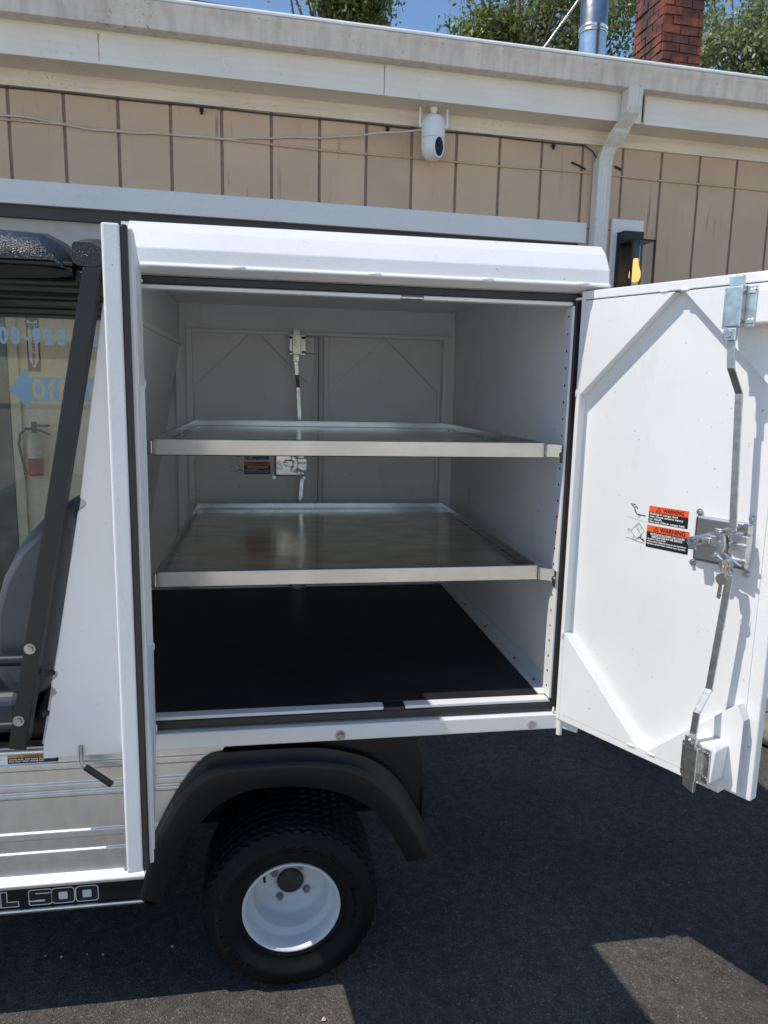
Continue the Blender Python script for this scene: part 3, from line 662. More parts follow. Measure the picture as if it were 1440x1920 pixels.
bf = MB('white'); bf.box(-0.0, 1.186, 0.0105, 1.295, 0.788, 0.848); bf.build('floor_frame', body)
an = MB('white'); an.prism([(1.136, 0.8685), (1.171, 0.8685), (1.171, 0.905), (1.168, 0.905), (1.168, 0.8715), (1.136, 0.8715)], lambda p, q, d: (p, d, q), 0.024, 1.28); an.build('floor_angle', body)
an = MB('white'); an.box(-0.2, 1.170, 0.024, 1.286, 0.8485, 0.864); an.build('floor_pan', body)
for y in (0.12, 0.30, 0.62, 0.9):
    t = MB('bolt'); t.cyl((1.158, y, 0.8716), (1.158, y, 0.876), 0.005, n=10); t.build('floor_rivet', body)
for x, m in ((0.559, 'bolt'), (1.100, 'zinc')):
    t = MB(m); t.bolt((x, -0.030, 0.802), (0, -1, 0), 0.0095); t.build('sill_bolt', body)
# rear opening frame seen inside
bk = MB('white_lifted')
bk.box(0.045, 0.068, 1.245, 1.29, 0.87, 1.955); bk.box(1.117, 1.14, 1.245, 1.29, 0.87, 1.955); bk.box(0.069, 1.116, 1.245, 1.29, 1.940, 1.955); bk.box(1.141, 1.1715, 1.262, 1.29, 0.87, 1.98); bk.box(0.0, 0.044, 1.262, 1.29, 0.87, 1.98); bk.box(0.0, 1.1715, 1.275, 1.29, 1.956, 2.058); bk.box(0.069, 1.116, 1.245, 1.29, .866, .885)
bk.build('rear_frame', body, 0.002)
# rubber mat on the floor: lies loose, its own thing
rm = MB('mat'); rm.box(-0.165, 1.134, 0.024, 1.235, 0.8645, 0.8700)
tag(rm.build('rubber_mat', None, 0.001), 'black rubber mat covering the floor of the cargo box', 'mat')

# --- shelves
def shelf(z):
    X0, X1, Y0, Y1 = 0.085, 1.116, 0.033, 1.195
    d = MB('deck'); d.box(X0 + .004, X1 - .004, Y0 + .006, Y1 - .006, z - 0.030, z - 0.024); sh = d.build('shelf', cart)
    r = MB('alu'); r.yz([(Y0, z - .040), (Y0 + .003, z - .0425), (Y0 + .016, z - .0425), (Y0 + .016, z - .039), (Y0 + .0035, z - .037), (Y0 + .0035, z - .004), (Y0 + .012, z - .003), (Y0 + .012, z), (Y0 + .002, z), (Y0, z - .002)], X0 - .0, X1 + .0); r.build('front_rail', sh, 0.0008)
    r = MB('alu'); r.yz([(Y1, z - .04), (Y1, z), (Y1 - .014, z), (Y1 - .014, z - .004), (Y1 - .004, z - .004), (Y1 - .004, z - .0235), (Y1 - .04, z - .0235), (Y1 - .04, z - .03)], X0, X1); r.build('back_rail', sh, 0.0008)
    for a, b, s_ in ((X0 - .006, X0 + .002, -1), (X1 - .002, X1 + .006, 1)):
        r = MB('alu'); r.box(a, b, Y0 + .018, Y1, z - .040, z); r.build('side_rail', sh, 0.001)
    # end bracket that reaches to the slotted lip
    br = MB('alu'); br.prism([(1.117, .033), (1.117, .018 + .0), (1.150, -.004), (1.152, -.001), (1.121, .020), (1.121, .033)], lambda p, q, dd: (p, q, dd), z - .038, z - .003); br.build('bracket', sh, 0.001)
    br = MB('zinc'); br.box(1.1495, 1.153, -.018, .006, z - .052, z - .006); br.build('tab', sh, 0.003)
    br = MB('bolt'); br.bolt((1.1495, -.006, z - .03), (-1, -.5, 0), .0055); br.build('tab_bolt', sh)
    br = MB('alu'); br.box(0.058, 0.084, 0.022, 0.04, z - .038, z - .003); br.build('bracket', sh, 0.002)
    for x in (X0 + .012, X1 - .012):
        for y in (.35, .55, .8, 1.05):
            t = MB('bolt'); t.cyl((x, y, z - .024), (x, y, z - .0215), .006, n=8); t.build('rivet', sh)
    return sh
s1 = shelf(1.5914)
s2 = dup(s1, cart, (0, 0, 1.2478 - 1.5914))

# --- door leaves: u from the left side seen from the inner face, z up, w towards the viewer
DW, DH = 0.556, 1.153
def warn_text(d, fn):
    W0 = 0.252
    def rect(mat, a, b, c_, e, k): d.use(mat); d.add([fn(a, c_, k), fn(b, c_, k), fn(b, e, k), fn(a, e, k)], [(0, 1, 2, 3)])
    rect('black', W0, .356, .594, .6205, .0006); rect('orange', W0, .356, .6205, .6355, .0006)
    d.use('black'); put_text(d, 'WARNING', .290, .6235, .0092, lambda x, y: fn(x, y, .0011), width=.054, bold=.02)
    d.stroke([(.272, .6235), (.2785, .633), (.285, .6235), (.272, .6235)], .0011, lambda x, y: fn(x, y, .0011)); d.stroke([(.2785, .630), (.2785, .6255)], .0012, lambda x, y: fn(x, y, .0012))
    d.use('paper')
    for i, (t_, w_) in enumerate((('Riding in cargo bed', .074), ('can cause severe injury', .089), ('or death.', .034), ('Do not ride in cargo bed.', .094))):
        put_text(d, t_, .2555, .6148 - i * .0063, .0044, lambda x, y: fn(x, y, .0011), width=w_, bold=.03)
    rect('black', W0 - .002, .362, .534, .5725, .0006); rect('orange', W0 - .002, .362, .5725, .588, .0006)
    d.use('black'); put_text(d, 'WARNING', .286, .5752, .0108, lambda x, y: fn(x, y, .0011), width=.066, bold=.02)
    d.stroke([(.268, .5755), (.275, .5858), (.282, .5755), (.268, .5755)], .0011, lambda x, y: fn(x, y, .0011)); d.stroke([(.275, .583), (.275, .578)], .0012, lambda x, y: fn(x, y, .0012))
    d.use('paper')
    put_text(d, 'VEHICLE ROLLOVER CAN CAUSE', .306, .5652, .0048, lambda x, y: fn(x, y, .0011), width=.092, bold=.03, align='C')
    put_text(d, 'SERIOUS INJURY OR DEATH.', .306, .5588, .0048, lambda x, y: fn(x, y, .0011), width=.082, bold=.03, align='C')
    for i, (t_, w_) in enumerate((('\u2022Avoid to heavy loads.', .052), ('\u2022Place heavy objects close to the bed floor.', .105), ('\u2022Reduce speed when loaded near capacity.', .104))):
        put_text(d, t_, .2525, .5535 - i * .0058, .0036, lambda x, y: fn(x, y, .0011), width=w_, bold=.03)
    # pictograms
    d.use('black'); L = lambda x, y: fn(x, y, .0008)
    d.stroke([(.200, .634), (.206, .629), (.212, .622), (.216, .613), (.219, .6095), (.243, .6085)], .0022, L)
    d.stroke([(.205, .636), (.208, .631), (.214, .634)], .0018, L); d.stroke([(.211, .626), (.218, .628), (.220, .622)], .0018, L); d.stroke([(.216, .615), (.211, .617)], .0016, L)
    d.stroke([(.225 + .003 * math.cos(a), .605 + .003 * math.sin(a)) for a in np.linspace(0, 2 * math.pi, 13)], .0006, L)
    d.stroke([(.190, .6), (.250, .593)], .0004, L)
    d.stroke([(.205, .5655), (.226, .590), (.244, .571), (.224, .548), (.205, .5655)], .0008, L); d.stroke([(.217, .579), (.236, .560)], .0008, L); d.stroke([(.222, .5805), (.229, .586), (.236, .5775), (.229, .570), (.222, .5805)], .0006, L)
    d.stroke([(.205, .5655), (.199, .571), (.196, .567), (.203, .561)], .0008, L); d.stroke([(.224, .548), (.218, .544), (.212, .549), (.217, .555)], .0008, L)
    d.stroke([(.226, .551), (.233, .553), (.240, .548), (.246, .546)], .0026, L); d.stroke([(.234, .553), (.236, .559)], .002, L); d.stroke([(.238, .549), (.244, .552)], .0018, L)
    d.stroke([(.193, .548), (.246, .540)], .0009, L)
def door_leaf(T, latch, mirror, label, gasket=False, free=True, key=True):
    X = (lambda u: DW - u) if mirror else (lambda u: u)
    def bx(mb, u0, u1, w0, w1, z0, z1):
        a, b = sorted((X(u0), X(u1))); mb.box(a, b, -w1, -w0, z0, z1)
    far = T.translation.y > 1; DWL = 0.540 if latch else DW; u0 = .015 if latch else .040
    TF = T @ Matrix.Translation((-.025, 0, -.0069)) @ Matrix.Diagonal((1, 1, 1.00365, 1)) if latch else T   # fittings
    def new(mat): m = MB(mat); m.T = TF; return m
    def newp(mat): m = MB(mat); m.T = T; return m
    d = newp('white_grain'); bx(d, 0.0, DWL, -0.022, 0.0065, 0.0, DH)
    door = d.build('cargo_door', cart, 0.004, 3); tag(door, label)
    d = newp('white_lifted' if far else 'white'); bx(d, 0.012, DWL - .030, 0.0066, 0.0082, 0.020, DH - .02); d.build('inner_skin', door, 0.001, 2)
    g1 = .0365 if latch else .0275; g0 = g1 - .003
    d = newp('white_lifted' if far else 'white'); bx(d, 0.003, u0, 0.0067, g1 - .0005, .003, DH - .003); bx(d, u0 + .0005, DWL - .05, 0.0085, g1 - .0007, DH - .024, DH - .003); bx(d, u0 + .0005, DWL - .06, .0085, g1 - .0007, .003, .028)
    if not latch: bx(d, DW - .040, DW - .0185, .0067, .0255, .003, DH - .003)
    d.build('stiffener_frame', door, 0.002)
    gs = [[(.0405, .895), (.0405, 1.129), (.290, 1.129)], [(.0405, .262), (.0405, .0285), (.292, .0285)]]
    if latch: gs += [[(.312, 1.129), (.520, .925), (.545, .957), (.545, 1.129)], [(.312, .0285), (.527, .232), (.545, .195), (.545, .0285)]]
    else: gs += [[(DW - .0405, .895), (DW - .0405, 1.129), (DW - .290, 1.129)], [(DW - .0405, .262), (DW - .0405, .0285), (DW - .292, .0285)]]
    for poly in gs:
        q = new('white_lifted' if T.translation.y > 1 else 'white'); q.prism([(X(a), b) for a, b in poly], lambda p, z, w: (p, -w, z), g0, g1)
        # folded return along the open edges down to the skin
        n = len(poly); edges = [(0, n - 1)] if n == 3 else [(0, 1), (1, 2)]
        cx_ = sum(p[0] for p in poly) / n; cz_ = sum(p[1] for p in poly) / n
        for i, j in edges:
            a, b = Vector(poly[i]), Vector(poly[j]); t_ = (b - a).normalized(); nn = Vector((-t_.y, t_.x))
            if nn.dot(Vector((cx_, cz_)) - a) < 0: nn = -nn
            quad = [a + t_ * .002, b - t_ * .002, b - t_ * .002 + nn * .003, a + t_ * .002 + nn * .003]
            q.prism([(X(v.x), v.y) for v in quad], lambda p, z, w: (p, -w, z), .0083, g0 - .0002)
        q.build('gusset', door, 0.001)
    # weld spots
    for (u, z, h) in ((.030, .90, 0), (.262, 1.132, 1), (.315, 1.131, 1), (.036, .255, 0), (.27, .030, 1), (.33, .030, 1), (.02, 1.135, 1), (.02, .03, 0)):
        w = new('white'); c0 = (X(u), -g1, z)
        w.rev([(0.0, -0.011), (0.0025, -0.009), (0.0034, 0), (0.0025, 0.009), (0, 0.011)], c0, 8, axis='x' if h else 'z'); w.build('weld_bead', door, normals=False)
    if gasket:
        q = new('gasket'); bx(q, DW - .016, DW - .0005, .0067, .0185, .0005, DH - .0005); q.build('edge_seal', door, 0.004, 3)
        q = new('gasket'); bx(q, DW - .060, DW - .017, .0067, .0082, DH - .022, DH - .016); q.build('seal_end', door)
    if not latch: return door
    fn = lambda a, b, k=0.0: tuple(TF @ Vector((X(a), -.0083 - k, b)))
    q = MB('paper'); warn_text(q, fn); q.build('warning_decal', door, normals=False)
    # catches on their brackets
    q = new('white'); bx(q, .440, .545, .037, .092, 1.044, 1.110); q.build('catch_bracket', door, 0.003)
    q = new('white'); q.prism([(.446, .135), (.508, .142), (.519, .132), (.512, .054), (.446, .048)], lambda p, z, w: (X(p), -w, z), .037, .092); q.build('catch_bracket', door, 0.003)
    for z0, zb0, zb1, lo in ((1.036, 1.112, 1.137, False), (.050, .024, .056, True)):
        q = new('zinc'); bx(q, .440, .508, .0922, .0955, z0, z0 + .082); bx(q, .453, .487, .0957, .1135, z0 + .002, z0 + .080); q.build('catch', door, 0.0025)
        q = new('zinc')
        if lo: q.prism([(.456, zb0 + .010), (.484, zb0), (.484, zb1), (.456, zb1)], lambda p, z, w: (X(p), -w, z), .098, .111)
        else: q.prism([(.456, zb0), (.484, zb0), (.484, zb1), (.456, zb1)], lambda p, z, w: (X(p), -w, z), .098, .111)
        q.build('catch_bolt', door, 0.0015)
        for u in (.446, .495, .502):
            for z in (z0 + .012, z0 + .070):
                q = new('gloss_black' if far else 'chrome'); q.cyl((X(u), -.0956, z), (X(u), -.0988, z), .0058, .0042, n=12); q.build('screw', door)
    def strip(pts, wd, th, name):
        q = new('zinc'); rows = []
        for (u, w, z) in pts: rows.append([(X(u - wd / 2), -w, z), (X(u + wd / 2), -w, z), (X(u + wd / 2), -w - th, z), (X(u - wd / 2), -w - th, z)])
        q.loft(rows, closed=True, smooth=False); q.add(rows[0], [(0, 1, 2, 3)]); q.add(rows[-1], [(0, 1, 2, 3)]); q.build(name, door, 0.0006)
    strip([(.467, .100, 1.040), (.467, .100, 1.015), (.472, .099, .956), (.478, .067, .905), (.492, .063, .618)], .016, .004, 'latch_rod')
    strip([(.495, .063, .520), (.476, .066, .258), (.470, .098, .208), (.467, .100, .146), (.467, .100, .128)], .016, .004, 'latch_rod')
    for z in (1.023, .142):
        q = new('zinc'); bx(q, .455, .481, .1042, .114, z - .013, z + .012); q.cyl((X(.467), -.114, z), (X(.467), -.120, z), .008, .007, n=14); q.build('rod_clevis', door, 0.0015)
    # latch pan and mechanism
    q = new('steel'); bx(q, .380, .512, .0082, .024, .527, .632); q.build('latch_pan', door, 0.010, 4)
    for u, z in ((.384, .6385), (.505, .641), (.378, .520), (.505, .518)):
        q = new('zinc'); q.bolt((X(u), -.0082, z), (0, -1, 0), .0055, .010); 
        q.build('pan_bolt', door)
    def newm(mat): m = MB(mat); m.T = TF @ Matrix.Translation((.012, -.014, .005)); return m
    q = newm('zinc'); q.cyl((X(.390), -.010, .573), (X(.390), -.052, .573), .0125, .0125, n=20); bx(q, .380, .400, .045, .050, .555, .578); q.build('lock_stud', door, 0.002)
    q = newm('bolt'); q.cyl((X(.390), -.052, .577), (X(.390), -.056, .577), .005, n=10); q.build('stud_screw', door)
    q = newm('zinc'); bx(q, .462, .506, .0105, .034, .541, .602); bx(q, .466, .510, .0342, .040, .545, .552); bx(q, .466, .510, .0342, .040, .578, .585); q.build('latch_body', door, 0.004, 3)
    q = newm('zinc'); q.prism([(.438, .612), (.452, .612), (.462, .598), (.466, .578), (.462, .560), (.450, .543), (.438, .543), (.436, .556), (.446, .566), (.447, .590), (.436, .600)], lambda p, z, w: (X(p), -w, z), .042, .049); q.build('cam_plate', door, 0.002)
    q = newm('zinc'); bx(q, .412, .445, .030, .036, .566, .592); q.prism([(.405, .575), (.425, .571), (.425, .586), (.408, .586)], lambda p, z, w: (X(p), -w, z), .036, .040); q.build('latch_tongue', door, 0.003)
    for u, z in ((.450, .579), (.446, .605), (.444, .551), (.474, .611), (.470, .541)):
        q = newm('zinc'); q.cyl((X(u), -.049, z), (X(u), -.0555, z), .0062, n=14); q.cyl((X(u), -.0555, z), (X(u), -.0565, z), .0036, n=8); q.build('pivot_pin', door)
    q = newm('zinc'); q.tube([(X(.452), -.046, .604), (X(.466), -.046, .612), (X(.480), -.046, .615)], .0055, 8); q.build('link_arm', door)
    q = newm('zinc'); q.tube([(X(.450), -.046, .552), (X(.468), -.046, .541), (X(.484), -.046, .520)], .0055, 8); q.build('link_arm', door)
    q = newm('zinc'); q.tube([(X(.462), -.044, .56), (X(.48), -.04, .548), (X(.50), -.038, .538)], .003, 8); q.build('link_arm', door)
    return door
# right hand leaf, swung wide
ra = math.radians(61.8)
T1 = Matrix.Translation((1.1974, -.0131, .817)) @ Matrix.Rotation(-ra, 4, 'Z') @ Matrix.Diagonal((1, 1, 1.014, 1))
door_r = door_leaf(T1, True, False, 'right side door swung wide, with latch rods and warning labels')
# left hand leaf, seen along its edge: hinge at its right side from inside
lx = math.atan2(-.57, .078)
T2 = Matrix.Translation((.053, -.030, .826)) @ Matrix.Rotation(lx + math.pi, 4, 'Z') @ Matrix.Translation((-DW, 0, 0))
# inner face must look to +x, so the leaf frame is turned about
door_l = door_leaf(T2, False, True, 'left side door seen along its free edge', gasket=True)
# far leaves, closed
T3 = Matrix.Translation((.045, 1.318, .826)); door_leaf(T3, True, False, 'far side door with the latch, closed', key=False)
T4 = Matrix.Translation((.590, 1.318, .826)); door_leaf(T4, False, True, 'plain far side door, closed')
# hinge straps
hg = MB('white'); hg.cyl((1.203, -.006, .84), (1.203, -.006, 1.97), .005, n=12); hg.build('door_hinge', cart)
hg = MB('white'); hg.cyl((.030, -.030, .84), (.030, -.030, 1.97), .005, n=12); hg.build('door_hinge', cart)
hg = MB('white'); hg.box(1.1785, 1.1993, -.012, -.0045, .833, 1.979); hg.build('hinge_light_stop', cart)  # unseen strip added to stop sun leaking past the hinge
hg = MB('white'); hg.box(.006, .030, -.036, -.0045, .833, 1.979); hg.build('hinge_light_stop', cart)  # same added light stop at the left door
hg = MB('white'); hg.cyl((1.180, -.034, .772), (1.180, -.034, .822), .008, n=12); hg.prism([(1.186, -.028), (1.186, -.036), (1.214, -.070), (1.222, -.066)], lambda p, q, d: (p, q, d), .790, .8255); hg.build('hinge_foot', cart, .002)

# keys hanging in the lock
K0 = T1 @ Vector((.462, -.074, .539))
KT = T1 @ Matrix.Translation((.462, -.074, .539))
keys = thing('key_ring', K0, 'small ring of silver keys hanging from the open door latch', 'keys')
k = MB('chrome'); k.T = KT; k.cyl((0, .014, 0), (0, -.004, 0), .012, n=20); k.box(-.002, .002, -.014, -.004, -.012, .012); k.build('key_in_lock', keys, .001)
k = MB('chrome'); k.T = KT; k.rev([(.0115, -.0008), (.0125, 0), (.0115, .0008)], (0, -.012, -.014), 24, close=True, axis='y'); k.build('split_ring', keys, normals=False)
for dx, dy in ((0, -.014), (.004, -.0105)):
    k = MB('chrome'); k.T = KT @ Matrix.Translation((dx, dy, 0)) @ Matrix.Rotation(.08 if dx else -.04, 4, 'Y')
    k.cyl((0, -.0009, -.030), (0, .0009, -.030), .0120, n=24)
    k.xz([(-.0045, -.040), (.0035, -.040), (.0035, -.052), (.002, -.054), (.0035, -.057), (.0015, -.060), (.0035, -.064), (.0015, -.068), (.0005, -.073), (-.0045, -.073)], -.0009, .0009); k.build('key', keys, normals=False)

# --- cart body
XB0 = -1.75
prof = [(.030, .787), (.006, .787), (.004, .780), (.012, .774), (.020, .771), (.020, .745), (.0155, .742), (.0155, .726), (.020, .723), (.020, .686), (.0155, .683), (.0155, .668), (.020, .665), (.020, .661), (.0155, .658), (.0155, .648), (.020, .645), (.020, .550), (.0155, .547), (.0155, .529), (.020, .526), (.020, .493), (.0155, .490), (.0155, .467), (.020, .464), (.020, .424), (.002, .416), (-.004, .410), (-.004, .402), (.008, .398), (.030, .398)]
b = MB('alubody'); xe = lambda z: float(np.interp(z, [.39, .45, .54, .655, .723, .748, .79], [.035, .055, .085, .145, .20, .245, .265]))
b.loft([[(XB0, y, z) for y, z in prof], [(xe(z), y, z) for y, z in prof]], closed=True, smooth=False); b.build('side_panel_aluminium', cart, .0015, 2, 12)
b = MB('plastic'); b.box(XB0, 0.035, .008, .03, .340, .3975); rock = b.build('rocker_panel', cart)
b = MB('alu'); b.yz([(.028, .339), (-.002, .339), (-.004, .334), (-.002, .328), (.028, .328)], XB0, 0.03); b.build('rocker_edge', cart, .001)
tb = MB('silver_print'); fr_ = lambda k: (lambda x, y: (x, .0078 - k, y))
TXT = (('C', -.93, .085), ('A', -.83, .085), ('R', -.735, .085), ('R', -.64, .085), ('Y', -.55, .085), ('A', -.46, .085), ('L', -.385, .055), ('L', -.338, .052), ('5', -.268, .056), ('0', -.210, .056), ('0', -.149, .056))
for ch, x, w_ in TXT:
    tb.use('silver_print')
    def blk(x0, x1, z0, z1, r, k, mat):
        tb.use(mat); pts = []
        for cx_, cz_, a0 in ((x1 - r, z1 - r, 0), (x0 + r, z1 - r, 90), (x0 + r, z0 + r, 180), (x1 - r, z0 + r, 270)):
            for s_ in range(5): a = math.radians(a0 + s_ * 22.5); pts.append((cx_ + r * math.cos(a), cz_ + r * math.sin(a)))
        tb.add([(p[0], .0078 - k, p[1]) for p in pts], [tuple(range(len(pts)))])
    z0, z1 = .343, .390
    if ch == '0':
        blk(x, x + .060, z0, z1, .010, .0004, 'silver_print'); blk(x + .0025, x + .0575, z0 + .0025, z1 - .0025, .008, .0008, 'black'); blk(x + .0185, x + .0415, z0 + .0125, z1 - .0125, .003, .0012, 'silver_print')
    elif ch == '5':
        blk(x, x + .060, z0, z1, .008, .0004, 'silver_print'); blk(x + .0025, x + .0575, z0 + .0025, z1 - .0025, .006, .0008, 'black')
        blk(x + .018, x + .060, z1 - .0135, z1 - .0105, .001, .0012, 'silver_print'); blk(x, x + .040, z0 + .0115, z0 + .0155, .0015, .0012, 'silver_print'); blk(x + .020, x + .042, z0 + .011, z0 + .0165, .002, .0013, 'silver_print')
    elif ch == 'L':
        blk(x, x + .018, z0, z1, .001, .0004, 'silver_print'); blk(x, x + .046, z0, z0 + .017, .001, .0005, 'silver_print'); blk(x + .0025, x + .0155, z0 + .0025, z1 - .0025, .001, .0008, 'black'); blk(x + .0025, x + .0435, z0 + .0025, z0 + .0145, .001, .0009, 'black')
    else:
        tb.use('silver_print'); put_text(tb, ch, x, z0, z1 - z0, fr_(.0004), width=.07, bold=.06); tb.use('black'); put_text(tb, ch, x + .004, z0 + .002, z1 - z0 - .004, fr_(.0008), width=.062, bold=.0)
tb.build('model_lettering', rock, normals=False)
# warning decal on the top of the side panel
wd_ = MB('paper'); fb = lambda k: (lambda x, y: (x, .0198 - k, y))
def rect(mat, x0, x1, z0, z1, k): wd_.use(mat); wd_.add([fb(k)(x0, z0), fb(k)(x1, z0), fb(k)(x1, z1), fb(k)(x0, z1)], [(0, 1, 2, 3)])
rect('paper', -.345, -.3005, .7465, .7705, .0004); rect('black', -.300, -.176, .7465, .7625, .0004); rect('amber_print', -.300, -.176, .7625, .7705, .0004)
wd_.use('black'); put_text(wd_, 'WARNING', -.262, .7637, .0055, fb(.0008), width=.05, bold=.02); wd_.stroke([(-.276, .7635), (-.2725, .7697), (-.269, .7635), (-.276, .7635)], .0008, fb(.0008))
wd_.use('paper'); put_text(wd_, 'Crush area. Can cause severe injury.', -.297, .7570, .0040, fb(.0008), width=.116, bold=.03); put_text(wd_, 'Stay clear when closing bed.', -.297, .7513, .0040, fb(.0008), width=.086, bold=.03)
wd_.use('black')
for st in ([(-.330, .766), (-.330, .750)], [(-.338, .764), (-.322, .754)], [(-.338, .754), (-.318, .763)], [(-.344, .757), (-.318, .759)]): wd_.stroke(st, .0022, fb(.0008))
wd_.build('crush_warning_decal', cart, normals=False)
# bed release lever
lv = MB('bolt'); lv.tube([(-.112, -.008, .80), (-.112, -.010, .764), (-.110, -.012, .754), (-.104, -.016, .748), (-.094, -.020, .741)], .0055, 10); lever = lv.build('release_lever', cart)
lv = MB('plastic'); lv.cyl((-.100, -.018, .7455), (-.032, -.045, .708), .0085, n=16); lv.build('grip', lever, .002)
t = MB('bolt'); t.bolt((.009, -.003, .792), (0, -1, 0), .0075); t.build('panel_bolt', cart)
# fender flare: lofted between three curves
def catmull(pts, n):
    P_ = [Vector(p) for p in pts]; P_ = [P_[0] * 2 - P_[1]] + P_ + [P_[-1] * 2 - P_[-2]]; out = []
    L = [0]
    for a, b in zip(P_[1:-2], P_[2:-1]): L.append(L[-1] + (b - a).length)
    for k in range(n):
        s_ = L[-1] * k / (n - 1); i = max(j for j in range(len(L)) if L[j] <= s_ + 1e-9); i = min(i, len(L) - 2)
        t_ = (s_ - L[i]) / (L[i + 1] - L[i]); a, b, c_, d_ = P_[i:i + 4]
        out.append(0.5 * ((2 * b) + (c_ - a) * t_ + (2 * a - 5 * b + 4 * c_ - d_) * t_ ** 2 + (3 * b - a - 3 * c_ + d_) * t_ ** 3))
    return out
I_ = [(.074, .336), (.100, .41), (.129, .485), (.181, .557), (.238, .615), (.318, .648), (.43, .652), (.539, .631), (.629, .586), (.691, .516), (.723, .46), (.757, .397)]
O_ = [(.018, .348), (.045, .45), (.075, .535), (.135, .645), (.195, .702), (.246, .719), (.364, .722), (.45, .721), (.538, .711), (.622, .687), (.707, .613), (.764, .523), (.800, .46), (.829, .404)]
B_ = [(.010, .347), (.036, .45), (.066, .54), (.127, .655), (.180, .723), (.222, .748), (.35, .752), (.45, .751), (.54, .742), (.648, .706), (.725, .642), (.776, .56), (.810, .49), (.836, .405)]
n = 64; ci, co, cb = catmull(I_, n), catmull(O_, n), catmull(B_, n)
f = MB('plastic')
def row(c_, y, dz=0, k=1.0):
    return [(v.x, y, v.y + dz) for v in c_]
mid = [a.lerp(b, .12) for a, b in zip(co, ci)]; mid2 = [a.lerp(b, .9) for a, b in zip(co, ci)]
f.loft([row(cb, .022), row(cb, .009)])
f.loft([row(cb, .009), row([a.lerp(b, .45) for a, b in zip(cb, co)], .006), row([a.lerp(b, .85) for a, b in zip(cb, co)], -.001), row(co, -.007)])
f.loft([row(co, -.007), row(mid, -.0135), row([a.lerp(b, .2) for a, b in zip(co, ci)], -.0145)])
f.loft([row([a.lerp(b, .2) for a, b in zip(co, ci)], -.0145), row(mid2, -.017), row(ci, -.014)])
f.loft([row(ci, -.014), row(ci, -.003), row([a.lerp(b, -.03) for a, b in zip(ci, co)], .06)])
f.add([(co[0].x, -.008, co[0].y), (ci[0].x, -.013, ci[0].y), (ci[0].x, .05, ci[0].y - .01), (cb[0].x, .03, cb[0].y - .02), (.046, -.01, .324)], [(0, 4, 1, 2, 3)])
f.add([(co[-1].x, -.008, co[-1].y), (ci[-1].x, -.013, ci[-1].y), (ci[-1].x, .05, ci[-1].y), (cb[-1].x, .03, cb[-1].y)], [(0, 1, 2, 3)])
fender = f.build('wheel_fender', cart, normals=True)
q = MB('plastic'); q.xz([(.16, .70), (.19, .7855), (.775, .7855), (.800, .68), (.812, .58), (.80, .48), (.77, .55), (.70, .64), (.62, .70), (.5, .73), (.3, .74)], .034, .060); q.build('rear_quarter_panel', cart, .006, 3)
q = MB('gloss_black'); q.xz([(.801, .60), (.806, .585), (.812, .52), (.808, .488), (.800, .50)], .020, .034); q.build('side_marker', cart, .003)
q = MB('plastic'); q.box(.05, .80, .34, .36, .33, .785); q.box(.05, .80, .0605, .34, .770, .785); q.box(.06, .08, .0605, .34, .335, .77); q.build('wheel_well_liner', cart)
ax = MB('rust'); ax.cyl((.43, .28, .25), (.43, 1.02, .25), .03, n=14); ax.box(.10, .80, .31, .335, .335, .36); ax.box(.14, .86, .90, .93, .30, .35); ax.build('axle', cart, .003)
ch = MB('plastic'); ch.box(XB0, .03, .035, 1.22, .335, .77); ch.box(.09, .83, .37, .90, .36, .785); ch.build('chassis', cart)
fs_ = MB('alubody'); fs_.box(XB0, .3, 1.222, 1.245, .398, .787); fs_.build('far_side_panel_aluminium', cart)

